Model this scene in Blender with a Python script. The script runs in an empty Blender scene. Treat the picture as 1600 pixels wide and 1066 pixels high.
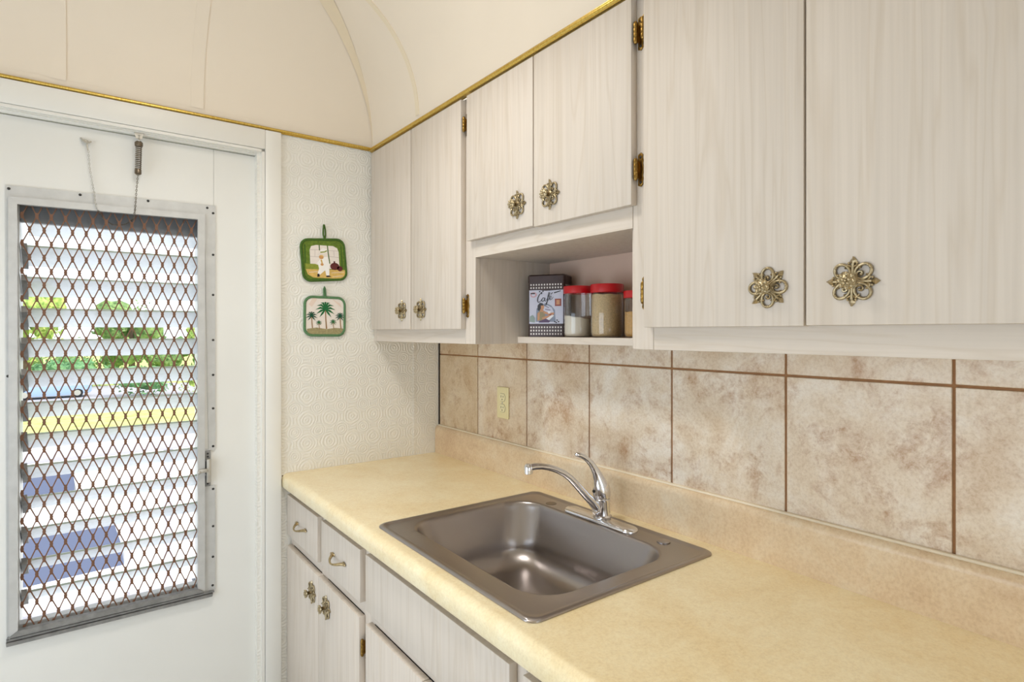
import bpy, bmesh, math, random
from mathutils import Vector, Matrix
random.seed(7)
sc = bpy.context.scene
COL = sc.collection
PI = math.pi

# ------------------------------------------------------------------ helpers
def s2l(c):
    c = c / 255.0
    return c / 12.92 if c <= 0.04045 else ((c + 0.055) / 1.055) ** 2.4
def rgb(r, g, b): return (s2l(r), s2l(g), s2l(b), 1.0)

class MB:
    """collects shapes in world coordinates; build() links ONE mesh object"""
    def __init__(s): s.bm = bmesh.new(); s.mi = 0
    def mat(s, i): s.mi = i; return s
    def _merge(s, t):
        for f in t.faces: f.material_index = s.mi
        me = bpy.data.meshes.new('t'); t.to_mesh(me); t.free()
        s.bm.from_mesh(me); bpy.data.meshes.remove(me)
    def box(s, x0, x1, y0, y1, z0, z1, bev=0.0, seg=2, rot=None):
        t = bmesh.new(); bmesh.ops.create_cube(t, size=1)
        for v in t.verts:
            v.co = Vector(((v.co.x) * (x1 - x0), v.co.y * (y1 - y0), v.co.z * (z1 - z0)))
        if bev: bmesh.ops.bevel(t, geom=t.edges[:], offset=bev, segments=seg, affect='EDGES', profile=0.5)
        c = Vector(((x0 + x1) / 2, (y0 + y1) / 2, (z0 + z1) / 2))
        for v in t.verts: v.co = (rot @ v.co if rot else v.co) + c
        s._merge(t); return s
    def poly(s, pts):
        t = bmesh.new(); t.faces.new([t.verts.new(p) for p in pts]); s._merge(t); return s
    def loft(s, loops, cap0=False, cap1=False, closed=True):
        t = bmesh.new(); L = [[t.verts.new(p) for p in lp] for lp in loops]
        for a, b in zip(L, L[1:]):
            n = len(a)
            for i in range(n if closed else n - 1):
                j = (i + 1) % n
                try: t.faces.new((a[i], a[j], b[j], b[i]))
                except ValueError: pass
        if cap0: t.faces.new(L[0][::-1])
        if cap1: t.faces.new(L[-1])
        bmesh.ops.recalc_face_normals(t, faces=t.faces[:])
        s._merge(t); return s
    def prism(s, pts, d):
        """planar polygon pts extruded by vector d"""
        d = Vector(d); P = [Vector(p) for p in pts]
        return s.loft([P, [p + d for p in P]], True, True)
    def tube(s, pts, r, n=8, caps=True, closed=False, sq=None):
        P = [Vector(p) for p in pts]; m = len(P)
        R = r if isinstance(r, (list, tuple)) else [r] * m
        loops = []; nrm = None
        for i in range(m):
            if closed: tan = P[(i + 1) % m] - P[i - 1]
            else: tan = P[min(i + 1, m - 1)] - P[max(i - 1, 0)]
            tan.normalize()
            if nrm is None:
                up = Vector((0, 0, 1)) if abs(tan.z) < 0.9 else Vector((1, 0, 0))
                nrm = tan.cross(up).normalized()
            nrm = (nrm - tan * nrm.dot(tan)).normalized()
            bi = tan.cross(nrm)
            a, b = (sq if sq else (1, 1))
            loops.append([P[i] + (nrm * math.cos(2 * PI * k / n) * a + bi * math.sin(2 * PI * k / n) * b) * R[i] for k in range(n)])
        if closed:
            loops.append(loops[0]); return s.loft(loops)
        return s.loft(loops, caps, caps)
    def lathe(s, prof, c, axis='z', n=32, caps=True):
        c = Vector(c); loops = []
        for r, h in prof:
            lp = []
            for k in range(n):
                a = 2 * PI * k / n; u, v = r * math.cos(a), r * math.sin(a)
                lp.append(c + {'z': Vector((u, v, h)), 'x': Vector((h, u, v)), 'y': Vector((u, h, v))}[axis])
            loops.append(lp)
        return s.loft(loops, caps, caps)
    def ball(s, c, r, u=12, v=8, rot=None):
        t = bmesh.new(); bmesh.ops.create_uvsphere(t, u_segments=u, v_segments=v, radius=1)
        r = r if isinstance(r, (tuple, list)) else (r, r, r)
        for q in t.verts:
            p = Vector((q.co.x * r[0], q.co.y * r[1], q.co.z * r[2])); q.co = (rot @ p if rot else p) + Vector(c)
        s._merge(t); return s
    def build(s, name, mats, root=None, parent=None, ang=38, flat=False):
        bm = s.bm
        o0 = Vector(root.location) if root else Vector((0, 0, 0))
        for v in bm.verts: v.co -= o0
        bm.normal_update()
        if not flat:
            th = math.radians(ang)
            for f in bm.faces: f.smooth = True
            for e in bm.edges:
                e.smooth = not (len(e.link_faces) == 2 and e.calc_face_angle(0) > th)
        me = bpy.data.meshes.new(name); bm.to_mesh(me); bm.free()
        for m in (mats if isinstance(mats, (list, tuple)) else [mats]): me.materials.append(m)
        o = bpy.data.objects.new(name, me); COL.objects.link(o)
        p = parent or root
        if p: o.parent = p
        return o

def tag(o, label=None, cat=None, group=None, kind=None):
    if label: o['label'] = label
    if cat: o['category'] = cat
    if group: o['group'] = group
    if kind: o['kind'] = kind
    return o
def thing(name, loc, label, cat, group=None):
    o = bpy.data.objects.new(name, None); COL.objects.link(o); o.location = loc
    o.empty_display_size = 0.05
    return tag(o, label, cat, group)
def struct(o, label=None, cat=None): return tag(o, label, cat, None, 'structure')
def dup(o, parent=None, loc=None):
    c = o.copy(); COL.objects.link(c); c.parent = parent
    if loc is not None: c.location = loc
    for ch in list(o.children): dup(ch, c)
    return c

# ------------------------------------------------------------------ materials
class N:
    def __init__(s, name):
        s.m = bpy.data.materials.new(name); s.m.use_nodes = True
        s.t = s.m.node_tree; s.b = s.t.nodes['Principled BSDF']; s.out = s.t.nodes['Material Output']
    def n(s, kind, **kw):
        x = s.t.nodes.new(kind)
        for k, v in kw.items():
            if k in x.inputs: x.inputs[k].default_value = v
            else: setattr(x, k, v)
        return x
    def l(s, a, b): s.t.links.new(a, b)
    def obj(s, scale=(1, 1, 1), rnd=True):
        tc = s.n('ShaderNodeTexCoord'); mp = s.n('ShaderNodeMapping'); mp.inputs['Scale'].default_value = scale
        if rnd:
            oi = s.n('ShaderNodeObjectInfo'); ad = s.n('ShaderNodeVectorMath', operation='ADD')
            sc_ = s.n('ShaderNodeVectorMath', operation='SCALE'); sc_.inputs['Scale'].default_value = 7.3
            cb = s.n('ShaderNodeCombineXYZ')
            for k in range(3): s.l(oi.outputs['Random'], cb.inputs[k])
            s.l(cb.outputs[0], sc_.inputs[0]); s.l(tc.outputs['Object'], ad.inputs[0]); s.l(sc_.outputs[0], ad.inputs[1])
            s.l(ad.outputs[0], mp.inputs['Vector'])
        else: s.l(tc.outputs['Object'], mp.inputs['Vector'])
        return mp.outputs[0]
    def noise(s, vec, scale, detail=4, rough=0.55, dist=0.0):
        x = s.n('ShaderNodeTexNoise'); x.inputs['Scale'].default_value = scale; x.inputs['Detail'].default_value = detail
        x.inputs['Roughness'].default_value = rough; x.inputs['Distortion'].default_value = dist
        s.l(vec, x.inputs['Vector']); return x.outputs['Fac']
    def ramp(s, fac, stops):
        r = s.n('ShaderNodeValToRGB'); e = r.color_ramp.elements
        while len(e) < len(stops): e.new(0.5)
        for k, (p, c) in enumerate(stops): e[k].position = p; e[k].color = c
        s.l(fac, r.inputs[0]); return r.outputs[0]
    def mix(s, fac, a, b, mode='MIX'):
        m = s.n('ShaderNodeMixRGB', blend_type=mode)
        for v, i in ((fac, 0), (a, 1), (b, 2)):
            if isinstance(v, (int, float, tuple)): m.inputs[i].default_value = v
            else: s.l(v, m.inputs[i])
        return m.outputs[0]
    def math(s, op, a, b=None):
        m = s.n('ShaderNodeMath', operation=op)
        for v, i in ((a, 0), (b, 1)):
            if v is None: continue
            if isinstance(v, (int, float)): m.inputs[i].default_value = v
            else: s.l(v, m.inputs[i])
        return m.outputs[0]
    def bump(s, h, strength=0.2, dist=0.01):
        b = s.n('ShaderNodeBump'); b.inputs['Strength'].default_value = strength; b.inputs['Distance'].default_value = dist
        s.l(h, b.inputs['Height']); s.l(b.outputs[0], s.b.inputs['Normal'])
    def set(s, **kw):
        for k, v in kw.items():
            if hasattr(v, 'is_linked') or isinstance(v, bpy.types.NodeSocket): s.l(v, s.b.inputs[k])
            else: s.b.inputs[k].default_value = v
        return s
def P(d): return {k.replace('_', ' '): v for k, v in d.items()}
def simple(name, col, rough=0.5, metal=0.0, var=0.0, vs=30, bump=0.0, bs=200, **kw):
    m = N(name); v = m.obj()
    if var:
        f = m.noise(v, vs)
        d = tuple(c * (1 - var) for c in col[:3]) + (1,)
        m.set(**{'Base Color': m.ramp(f, [(0.3, d), (0.7, col)])})
    else: m.set(**{'Base Color': col})
    m.set(Roughness=rough, Metallic=metal)
    if bump: m.bump(m.noise(v, bs), bump, 0.002)
    for k, x in P(kw).items(): m.b.inputs[k].default_value = x
    return m.m

def laminate(name, axis):
    m = N(name)
    fine = (1.4, 1.4, 1.4)
    sc1 = [90, 90, 90]; sc1[axis] = 1.6
    sc2 = [16, 16, 16]; sc2[axis] = 0.9
    f1 = m.noise(m.obj(tuple(sc1)), 1.0, 3, 0.6)
    f2 = m.noise(m.obj(tuple(sc2)), 1.0, 3, 0.5, 0.6)
    c1 = m.ramp(f1, [(0.3, rgb(207, 196, 183)), (0.62, rgb(215, 204, 191))])
    w = m.math('FRACT', m.math('MULTIPLY', f2, 7.0))
    c2 = m.ramp(w, [(0.0, rgb(242, 238, 231)), (0.22, (1, 1, 1, 1)), (0.8, (1, 1, 1, 1)), (1.0, rgb(244, 240, 234))])
    m.set(**{'Base Color': m.mix(0.55, c1, c2, 'MULTIPLY')}, Roughness=0.55)
    m.bump(f1, 0.06, 0.001)
    return m.m
LAM_V = laminate('laminate_vertical_grain', 2)
LAM_H = laminate('laminate_horizontal_grain', 1)

def mat_counter():
    m = N('countertop_laminate'); v = m.obj(rnd=False)
    a = m.noise(v, 7, 6, 0.65, 0.3); b = m.noise(v, 190, 3, 0.75); c = m.noise(v, 60, 5, 0.7, 0.5)
    col = m.ramp(a, [(0.34, rgb(238, 216, 166)), (0.64, rgb(255, 246, 212))])
    col = m.mix(0.4, col, m.ramp(c, [(0.32, rgb(224, 200, 150)), (0.5, rgb(243, 223, 176)), (0.72, rgb(248, 236, 202))]))
    col = m.mix(0.16, col, m.ramp(b, [(0.36, rgb(165, 132, 85)), (0.5, rgb(222, 200, 156)), (0.66, rgb(244, 232, 205))]))
    m.set(**{'Base Color': col, 'Coat Weight': .45, 'Coat Roughness': .22}, Roughness=0.34); m.bump(b, 0.05, 0.001); return m.m
def mat_lip():
    m = N('backsplash_lip_laminate'); v = m.obj(rnd=False)
    a = m.noise(v, 7, 5, 0.65, 0.5); b = m.noise(v, 150, 3, 0.7)
    col = m.ramp(a, [(0.32, rgb(212, 182, 146)), (0.5, rgb(228, 204, 170)), (0.7, rgb(236, 220, 194))])
    col = m.mix(0.18, col, m.ramp(b, [(0.36, rgb(170, 136, 96)), (0.5, rgb(224, 200, 166)), (0.66, rgb(246, 236, 216))]))
    m.set(**{'Base Color': col}, Roughness=0.3); m.bump(b, 0.04, 0.001); return m.m
def mat_tile(name='mottled_beige_tile', tint=None):
    m = N(name); v = m.obj(rnd=False)
    big = m.noise(v, 5.5, 7, 0.66, 0.3); med = m.noise(v, 30, 6, 0.75, 0.5); fin = m.noise(v, 150, 4, 0.75)
    col = m.ramp(big, [(0.34, rgb(206, 180, 148)), (0.48, rgb(224, 207, 184)), (0.6, rgb(236, 226, 212))])
    patch = m.math('MULTIPLY', m.math('SUBTRACT', m.noise(v, 8.0, 6, 0.72, 0.6), 0.475), 6.5)
    patch = m.math('MINIMUM', m.math('MAXIMUM', patch, 0.0), 1.0)
    veins = m.ramp(med, [(0.40, (0, 0, 0, 1)), (0.60, (1, 1, 1, 1))])
    col = m.mix(m.math('MULTIPLY', m.math('MULTIPLY', patch, veins), 0.85), col, rgb(170, 122, 76))
    col = m.mix(0.2, col, m.ramp(fin, [(0.38, rgb(170, 144, 116)), (0.5, rgb(228, 212, 190)), (0.62, rgb(246, 238, 226))]))
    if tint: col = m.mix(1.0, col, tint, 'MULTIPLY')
    m.set(**{'Base Color': col}, Roughness=0.36); m.bump(m.math('ADD', med, fin), 0.12, 0.0015); return m.m
def mat_wallpaper():
    m = N('embossed_white_wallpaper'); tc = m.n('ShaderNodeTexCoord')
    sp = m.n('ShaderNodeSeparateXYZ'); m.l(tc.outputs['Object'], sp.inputs[0])
    cell = 0.088
    fx = m.math('SUBTRACT', m.math('FRACT', m.math('DIVIDE', sp.outputs['X'], cell)), 0.5)
    fz = m.math('SUBTRACT', m.math('FRACT', m.math('DIVIDE', sp.outputs['Z'], cell)), 0.5)
    ax = m.math('ABSOLUTE', fx); az = m.math('ABSOLUTE', fz)
    r1 = m.math('SQRT', m.math('ADD', m.math('POWER', ax, 2.0), m.math('POWER', az, 2.0)))
    bx = m.math('SUBTRACT', 0.5, ax); bz = m.math('SUBTRACT', 0.5, az)
    r2 = m.math('SQRT', m.math('ADD', m.math('POWER', bx, 2.0), m.math('POWER', bz, 2.0)))
    r = m.math('MINIMUM', r1, m.math('MULTIPLY', r2, 1.3))
    nz = m.noise(tc.outputs['Object'], 38, 4)
    w = m.math('SINE', m.math('ADD', m.math('MULTIPLY', r, 50.0), m.math('MULTIPLY', nz, 9.0)))
    m.set(**{'Base Color': rgb(234, 231, 222)}, Roughness=0.6); m.bump(w, 0.3, 0.0022); return m.m
def mat_steel():
    m = N('brushed_stainless_steel'); v = m.obj((400, 12, 400), rnd=False)
    f = m.noise(v, 1.0, 3); g = m.noise(m.obj(rnd=False), 300, 2)
    m.set(**{'Base Color': rgb(168, 162, 160)}, Metallic=1.0, Roughness=m.ramp(f, [(0.3, (.275, .275, .275, 1)), (0.7, (.305, .305, .305, 1))]))
    m.bump(g, 0.008, 0.0003); return m.m
def mat_brass():
    m = N('antique_brass'); v = m.obj(rnd=False)
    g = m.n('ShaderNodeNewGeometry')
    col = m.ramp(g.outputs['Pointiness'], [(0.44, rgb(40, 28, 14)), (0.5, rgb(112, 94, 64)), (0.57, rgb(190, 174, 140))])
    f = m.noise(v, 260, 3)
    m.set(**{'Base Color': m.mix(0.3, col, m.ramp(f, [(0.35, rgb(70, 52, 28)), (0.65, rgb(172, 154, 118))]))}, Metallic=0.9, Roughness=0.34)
    return m.m
def mat_gold():
    m = N('polished_brass'); v = m.obj((200, 200, 8)); f = m.noise(v, 1, 2)
    m.set(**{'Base Color': m.ramp(f, [(0.3, rgb(204, 170, 78)), (0.7, rgb(230, 202, 116))])}, Metallic=1.0, Roughness=0.25); return m.m
def mat_glass(name, tint=(1, 1, 1, 1), gl=0.9):
    m = N(name); tr = m.n('ShaderNodeBsdfTransparent'); tr.inputs[0].default_value = tint
    gs = m.n('ShaderNodeBsdfGlossy'); gs.inputs['Roughness'].default_value = 0.04
    fr = m.n('ShaderNodeFresnel'); fr.inputs[0].default_value = 1.45
    mx = m.n('ShaderNodeMixShader'); m.l(m.math('MINIMUM', m.math('MULTIPLY', fr.outputs[0], gl * 2.2), 0.6), mx.inputs[0])
    m.l(tr.outputs[0], mx.inputs[1]); m.l(gs.outputs[0], mx.inputs[2]); m.l(mx.outputs[0], m.out.inputs[0]); return m.m
def mat_louvre():
    m = N('obscure_louvre_glass'); tr = m.n('ShaderNodeBsdfTransparent'); tr.inputs[0].default_value = (0.95, 0.98, 0.97, 1)
    tl = m.n('ShaderNodeBsdfTranslucent'); tl.inputs[0].default_value = rgb(246, 247, 250)
    df = m.n('ShaderNodeBsdfDiffuse'); df.inputs[0].default_value = rgb(244, 246, 250)
    gs = m.n('ShaderNodeBsdfGlossy'); gs.inputs['Roughness'].default_value = 0.12
    v = m.obj(rnd=False); f = m.noise(v, 40, 2)
    a = m.n('ShaderNodeMixShader'); a.inputs[0].default_value = 0.45; m.l(tl.outputs[0], a.inputs[1]); m.l(df.outputs[0], a.inputs[2])
    b = m.n('ShaderNodeMixShader'); m.l(m.ramp(f, [(0.3, (.24, .24, .24, 1)), (0.7, (.34, .34, .34, 1))]), b.inputs[0]); m.l(a.outputs[0], b.inputs[1]); m.l(tr.outputs[0], b.inputs[2])
    c = m.n('ShaderNodeMixShader'); c.inputs[0].default_value = 0.08; m.l(b.outputs[0], c.inputs[1]); m.l(gs.outputs[0], c.inputs[2])
    m.l(c.outputs[0], m.out.inputs[0]); return m.m
def mat_emit(name, col, st):
    m = N(name); m.b.inputs['Emission Color'].default_value = col; m.b.inputs['Emission Strength'].default_value = st
    m.set(**{'Base Color': col}); return m.m
def mat_leaf(name, a, b, sc_=8):
    m = N(name); v = m.obj(); f = m.noise(v, sc_, 5, 0.7)
    m.set(**{'Base Color': m.ramp(f, [(0.35, a), (0.65, b)])}, Roughness=0.8); return m.m

COUNTER = mat_counter(); LIP = mat_lip(); TILE = mat_tile(); WALLPAPER = mat_wallpaper(); STEEL = mat_steel(); BRASS = mat_brass(); GOLD = mat_gold()
GROUT = simple('brown_grout', rgb(160, 116, 76), 0.8, var=0.2, vs=60, bump=0.2)
CHROME = simple('chrome', rgb(225, 225, 228), 0.09, 1.0)
WHITE = simple('white_door_paint', rgb(232, 231, 225), 0.38, var=0.03, vs=4, bump=0.02, bs=60)
CASING = simple('white_trim_paint', rgb(235, 233, 226), 0.35, var=0.02, vs=5)
CEIL = simple('cream_ceiling_paint', rgb(236, 224, 206), 0.6, var=0.02, vs=6, bump=0.05, bs=350)
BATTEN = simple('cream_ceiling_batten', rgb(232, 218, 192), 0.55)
ALU = simple('weathered_aluminium', rgb(206, 206, 203), 0.45, 0.35, var=0.12, vs=25, bump=0.05)
ALUD = simple('dirty_aluminium', rgb(150, 149, 146), 0.5, 0.35, var=0.35, vs=45, bump=0.08)
DARK = simple('dark_gap', rgb(48, 40, 34), 0.8)
BROWNMESH = simple('brown_painted_mesh', rgb(122, 84, 60), 0.55, 0.0, var=0.15, vs=80)
HEADER = simple('grey_louvre_header', rgb(112, 116, 120), 0.5, 0.2)
SCREW = simple('dark_screw', rgb(62, 60, 58), 0.45, 0.7)
SPRING = simple('spring_steel', rgb(128, 116, 100), 0.35, 0.9, var=0.3, vs=120)
PLATED = simple('plated_metal', rgb(200, 196, 186), 0.35, 0.6, var=0.15, vs=90)
FLOOR = simple('floor_vinyl', rgb(206, 202, 194), 0.5, var=0.12, vs=8)
ROOMWALL = simple('painted_room_wall', rgb(236, 232, 222), 0.6, var=0.02)
CAULK = simple('cream_caulk', rgb(240, 228, 204), 0.4, var=0.04, vs=40)
ALMOND = simple('almond_plastic', rgb(232, 220, 170), 0.35)
ALMOND_FACE = simple('almond_receptacle', rgb(236, 226, 182), 0.3)
RED = simple('red_plastic_lid', rgb(200, 14, 28), 0.28, Coat_Weight=0.3)
GLASS = mat_glass('clear_jar_glass'); PANE = mat_louvre()
EDGE = simple('pale_green_glass_edge', rgb(186, 198, 184), 0.3)
FLOUR = simple('flour', rgb(250, 240, 220), 0.9, var=0.05, vs=60, bump=0.3, bs=150)
RICE = simple('brown_rice', rgb(232, 202, 152), 0.7, var=0.28, vs=260, bump=0.6, bs=260)
SPICE = simple('golden_grain', rgb(224, 172, 98), 0.7, var=0.25, vs=240, bump=0.5, bs=240)
NICHE = simple('niche_back_board', rgb(206, 180, 162), 0.5, var=0.05, vs=12)

# light levels (W, or W/m2 for sun and sky)
LAMP_GLOW, E_LAMP, E_OPP, E_REAR, E_SUN, E_SKY = 9.0, 5.6, 14.5, 4.0, 3.2, 2.0

# ------------------------------------------------------------------ camera
CX, CY, CZ = -1.26, -2.191, 1.4285
cam = bpy.data.cameras.new('camera'); co = bpy.data.objects.new('camera', cam); COL.objects.link(co)
co.location = (CX, CY, CZ); co.rotation_euler = (PI / 2, 0, -math.radians(36.8886))
cam.sensor_width = 36; cam.lens = 908.93 / 1600 * 36; cam.shift_y = -(533 - 518.47) / 1600; cam.clip_start = 0.02; cam.clip_end = 400
sc.camera = co

# ------------------------------------------------------------------ room shell
XO, YR, ZC = -2.55, -4.2, 2.59        # opposite wall, rear wall, ceiling height
DX0, DX1, DZ = -1.55, -0.745, 2.062   # door opening in the left wall
wl = MB()
wl.box(XO, DX0, 0, .12, 0, 2.6).box(DX1, .12, 0, .12, 0, 2.6).box(DX0, DX1, 0, .12, DZ, 2.6)
wl.box(-.132, -.123, -.002, 0.01, .9, 1.4)
struct(wl.build('wall_left', WALLPAPER))
wr = struct(MB().box(0, .12, YR, .12, 0, 2.6).build('wall_right', ROOMWALL))
# tiling on the right wall
g = MB().box(-.004, 0, -2.75, -.0005, 1.0, 1.5); g.build('grout', GROUT, wr)
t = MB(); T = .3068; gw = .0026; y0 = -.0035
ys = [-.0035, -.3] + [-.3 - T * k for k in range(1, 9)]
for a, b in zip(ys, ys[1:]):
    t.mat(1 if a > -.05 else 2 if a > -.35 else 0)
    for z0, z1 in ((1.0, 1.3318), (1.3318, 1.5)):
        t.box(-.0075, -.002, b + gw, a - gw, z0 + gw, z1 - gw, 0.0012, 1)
t.build('tiling', [TILE, mat_tile('corner_shade_tile', (.84, .77, .64, 1)), mat_tile('soft_shade_tile', (.95, .91, .84, 1))], wr)  # tinted copies paint corner shade and warm bounce into the first two columns
MB().box(-.011, 0, -.004, 0, .98, 1.5).build('corner_joint', DARK, wr)
# other unseen walls, with openings placed for the fill light, floor
def wall_open(name, axis, p0, p1, a0, a1, oa, ob, oz0, oz1):
    m = MB()
    for (u0, u1, z0, z1) in ((a0, oa, 0, 2.6), (ob, a1, 0, 2.6), (oa, ob, 0, oz0), (oa, ob, oz1, 2.6)):
        if axis == 'x': m.box(p0, p1, u0, u1, z0, z1)
        else: m.box(u0, u1, p0, p1, z0, z1)
    return struct(m.build(name, ROOMWALL))
wall_open('wall_opposite', 'x', XO - .12, XO, YR, .12, -2.0, -.4, .15, 1.75)
wall_open('wall_rear', 'y', YR - .12, YR, XO, .12, -2.2, -.5, .7, 2.1)
struct(MB().box(XO - .12, .12, YR - .12, .12, -.06, 0).build('floor', FLOOR))
def win(name, axis, p, a0, a1, z0, z1):
    m = MB()
    for u0, u1, w0, w1 in ((a0, a0 + .05, z0, z1), (a1 - .05, a1, z0, z1), (a0, a1, z0, z0 + .05), (a0, a1, z1 - .05, z1), ((a0 + a1) / 2 - .02, (a0 + a1) / 2 + .02, z0, z1)):
        if axis == 'x': m.box(p - .05, p - .01, u0, u1, w0, w1)
        else: m.box(u0, u1, p - .05, p - .01, w0, w1)
    return struct(m.build(name, CASING))
win('unseen_window_opposite', 'x', XO, -2.0, -.4, .15, 1.75)  # unseen opening, set low so its light favours the base cabinets
win('unseen_window_rear', 'y', YR, -2.2, -.5, .7, 2.1)  # unseen opening added behind the camera for frontal light

# coved ceiling: quarter-round along the right and left walls, mitred in the corner
RC, ZB, XB = .41, 2.178, -.312
cl = MB(); n = 20
sec = [(RC * (1 - math.cos(k / n * PI / 2)), ZB + RC * math.sin(k / n * PI / 2)) for k in range(n + 1)]
cl.loft([[(XB - d, YR, z) for d, z in sec], [(XB - d, -d, z) for d, z in sec]], closed=False)
cl.loft([[(XB - d, -d, z) for d, z in sec], [(XO, -d, z) for d, z in sec]], closed=False)
d, z = sec[-1]
cl.poly([(XB - d, YR, z), (XB - d, -d, z), (XO, -d, z), (XO, YR, z)])
cl.poly([(XB, YR, ZB), (XB, 0, ZB), (XB, 0, ZB - .03), (XB, YR, ZB - .03)])
cl.poly([(XO, -.0012, ZB + .002), (XB + .004, -.0012, ZB + .002), (XB + .004, -.0012, 2.15), (XO, -.0012, 2.15)])
ceil = struct(cl.build('ceiling', CEIL, ang=30))
def strip(a0, a1, side, t=.0022):
    m = MB(); lo, hi = [], []
    P0, P1, P2, P3 = [], [], [], []
    for k in range(n + 1):
        th = k / n * PI / 2; d, z = RC * (1 - math.cos(th)), ZB + RC * math.sin(th)
        nd, nz = d + t * math.cos(th), z - t * math.sin(th)
        f = (lambda dd, zz, a: (XB - dd, a, zz)) if side == 'right' else (lambda dd, zz, a: (a, -dd, zz))
        P0.append(f(d - .0005, z, a0)); P1.append(f(nd, nz, a0)); P2.append(f(nd, nz, a1)); P3.append(f(d - .0005, z, a1))
    m.loft([P0, P1, P2, P3], closed=False); return m
strip(-.372, -.394, 'right').build('batten', BATTEN, None, ceil)
strip(-1.318, -1.282, 'left', .003).build('batten', CEIL, None, ceil)
strip(-.953, -.915, 'left', .003).build('batten', CEIL, None, ceil)
# thin crescent in the batten colour beside the mitre, widening upwards
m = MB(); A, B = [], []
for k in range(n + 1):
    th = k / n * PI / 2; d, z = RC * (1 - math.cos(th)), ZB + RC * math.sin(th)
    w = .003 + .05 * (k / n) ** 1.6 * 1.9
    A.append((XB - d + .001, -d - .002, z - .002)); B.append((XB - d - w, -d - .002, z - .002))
m.loft([A, B], closed=False); m.build('mitre_crescent', BATTEN, None, ceil)
# brass edging strips under the ceiling
def half_round(m, pts, r=.0065):
    m.tube(pts, r, 10)
tr = MB(); tr.tube([(XO, -.006, 2.1535), (-.324, -.006, 2.1535)], .0062, 10); tr.box(XO, -.322, -.004, -.0005, 2.1455, 2.16)
struct(tr.build('trim_1', GOLD))
tr = MB(); tr.tube([(-.322, -.004, 2.1500), (-.324, -1.4, 2.1455), (-.324, YR + .01, 2.1455)], .0075, 10); tr.box(-.322, -.308, YR + .01, -.004, 2.1405, 2.158)
struct(tr.build('trim_2', GOLD))

# ------------------------------------------------------------------ door in the left wall
cs = MB()
cs.box(-.7202, -.6655, -.015, -.0005, 0, 2.146, .003, 2)
cs.box(-1.66, -.7202, -.015, -.0005, 2.0765, 2.146, .003, 2)
cs.box(-1.63, -1.575, -.015, -.0005, 0, 2.0765, .003, 2)
cs.box(-.7325, -.7215, -.012, .1, 0, 2.068, .001, 1).box(-1.575, -.7325, -.012, .1, 2.0655, 2.0755, .001, 1)   # jamb liner
cs.box(-.7440, -.7320, .006, .028, 0, 2.060, .003, 2).box(-1.575, -.744, .006, .028, 2.0575, 2.066, .003, 2)     # stop strip
cas = struct(cs.build('trim_3', CASING))
door = struct(bpy.data.objects.new('door_1', None)); COL.objects.link(door); door.location = (-1.15, .05, 0)
WX0, WX1, WZ0, WZ1 = -1.402, -.922, .552, 1.812   # opening
sl = MB()
sl.box(-.87815, -.7417, .03, .068, .004, 2.0555).box(-1.55, -.87815, .03, .068, .004, WZ0 - .012).box(-1.55, WX0 - .008, .03, .068, WZ0 - .012, WZ1 + .012)
sl.box(WX1 + .008, -.87815, .03, .068, WZ0 - .012, 1.845).box(-1.55, -.87955, .03, .068, WZ1 + .012, 2.0555).box(-.9, -.86, .034, .06, 1.83, 2.05)
sl.build('slab', WHITE, door)
# aluminium frame (corners follow the slightly racked frame)
fr = MB()
def bar(m, a, b, c, dd, y0, y1):
    m.loft([[(p[0], y0, p[1]) for p in (a, b, c, dd)], [(p[0], y1, p[1]) for p in (a, b, c, dd)]], True, True)
OTL, OTR, OBR, OBL = (-1.4215, 1.852), (-.8743, 1.863), (-.8743, .523), (-1.4188, .5237)
MTL, MTR, MBR, MBL = (-1.4150, 1.8190), (-.9078, 1.8265), (-.9078, .541), (-1.4130, .541)
ITL, ITR, IBR, IBL = (-1.3949, 1.7985), (-.9291, 1.8080), (-.9291, .560), (-1.3935, .562)
bar(fr, OTL, OTR, MTR, MTL, .0255, .032)
bar(fr, (OTR[0], OTR[1] - .0005), (OTR[0], 1.022), (MTR[0] + .0125, 1.022), (MTR[0], MTR[1]), .0255, .032)
bar(fr, (OTR[0] - .013, 1.022), (OTR[0] - .013, .9), (MTR[0] - .001, .9), (MTR[0] - .001, 1.03), .0265, .032)
bar(fr, (OTR[0], .9), (OBR[0], OBR[1] + .018), (MBR[0], OBR[1] + .018), (MBR[0], .905), .0255, .032)
bar(fr, MTL, MTR, ITR, ITL, .016, .034)
bar(fr, MTR, MBR, IBR, ITR, .0165, .034)
bar(fr, (OTL[0], OTL[1] - .001), (MTL[0], MTL[1]), (MBL[0], MBL[1]), (OBL[0], OBL[1] + .018), .0255, .032)
bar(fr, MTL, ITL, IBL, MBL, .0165, .034)
fr.mat(1)
bar(fr, IBL, IBR, (-.9078, .545), (-1.417, .546), .012, .034)
bar(fr, (-1.419, .5425), (-.88, .5415), (-.879, .536), (-1.4185, .536), .016, .034)
bar(fr, (-1.4195, .5335), (-.884, .5335), (-.886, .524), (-1.4185, .5235), .012, .032)
frame = fr.build('window_frame', [ALU, ALUD], door, ang=20)
for (x, z) in ((-1.414, 1.842), (-1.2485, 1.8475), (-1.0715, 1.8525), (-.8995, 1.852), (-.8815, 1.836), (-.8815, 1.693), (-.8815, 1.555), (-.8815, 1.400), (-.8815, 1.28),
               (-.8815, 1.165), (-.8815, 1.035), (-.8815, .888), (-.8815, .76), (-.882, .655), (-.8830, .557), (-1.4155, 1.3)):
    MB().lathe([(.0040, .0), (.0040, -.0012), (.002, -.0026)], (x, .0255, z), 'y', 10).build('screw', SCREW, door, frame)
lt = MB()
lt.box(-.9065, -.8905, .022, .0262, .985, 1.0215, .0008, 1).box(-.9065, -.8905, .022, .0262, .9, .9365, .0008, 1)
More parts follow.
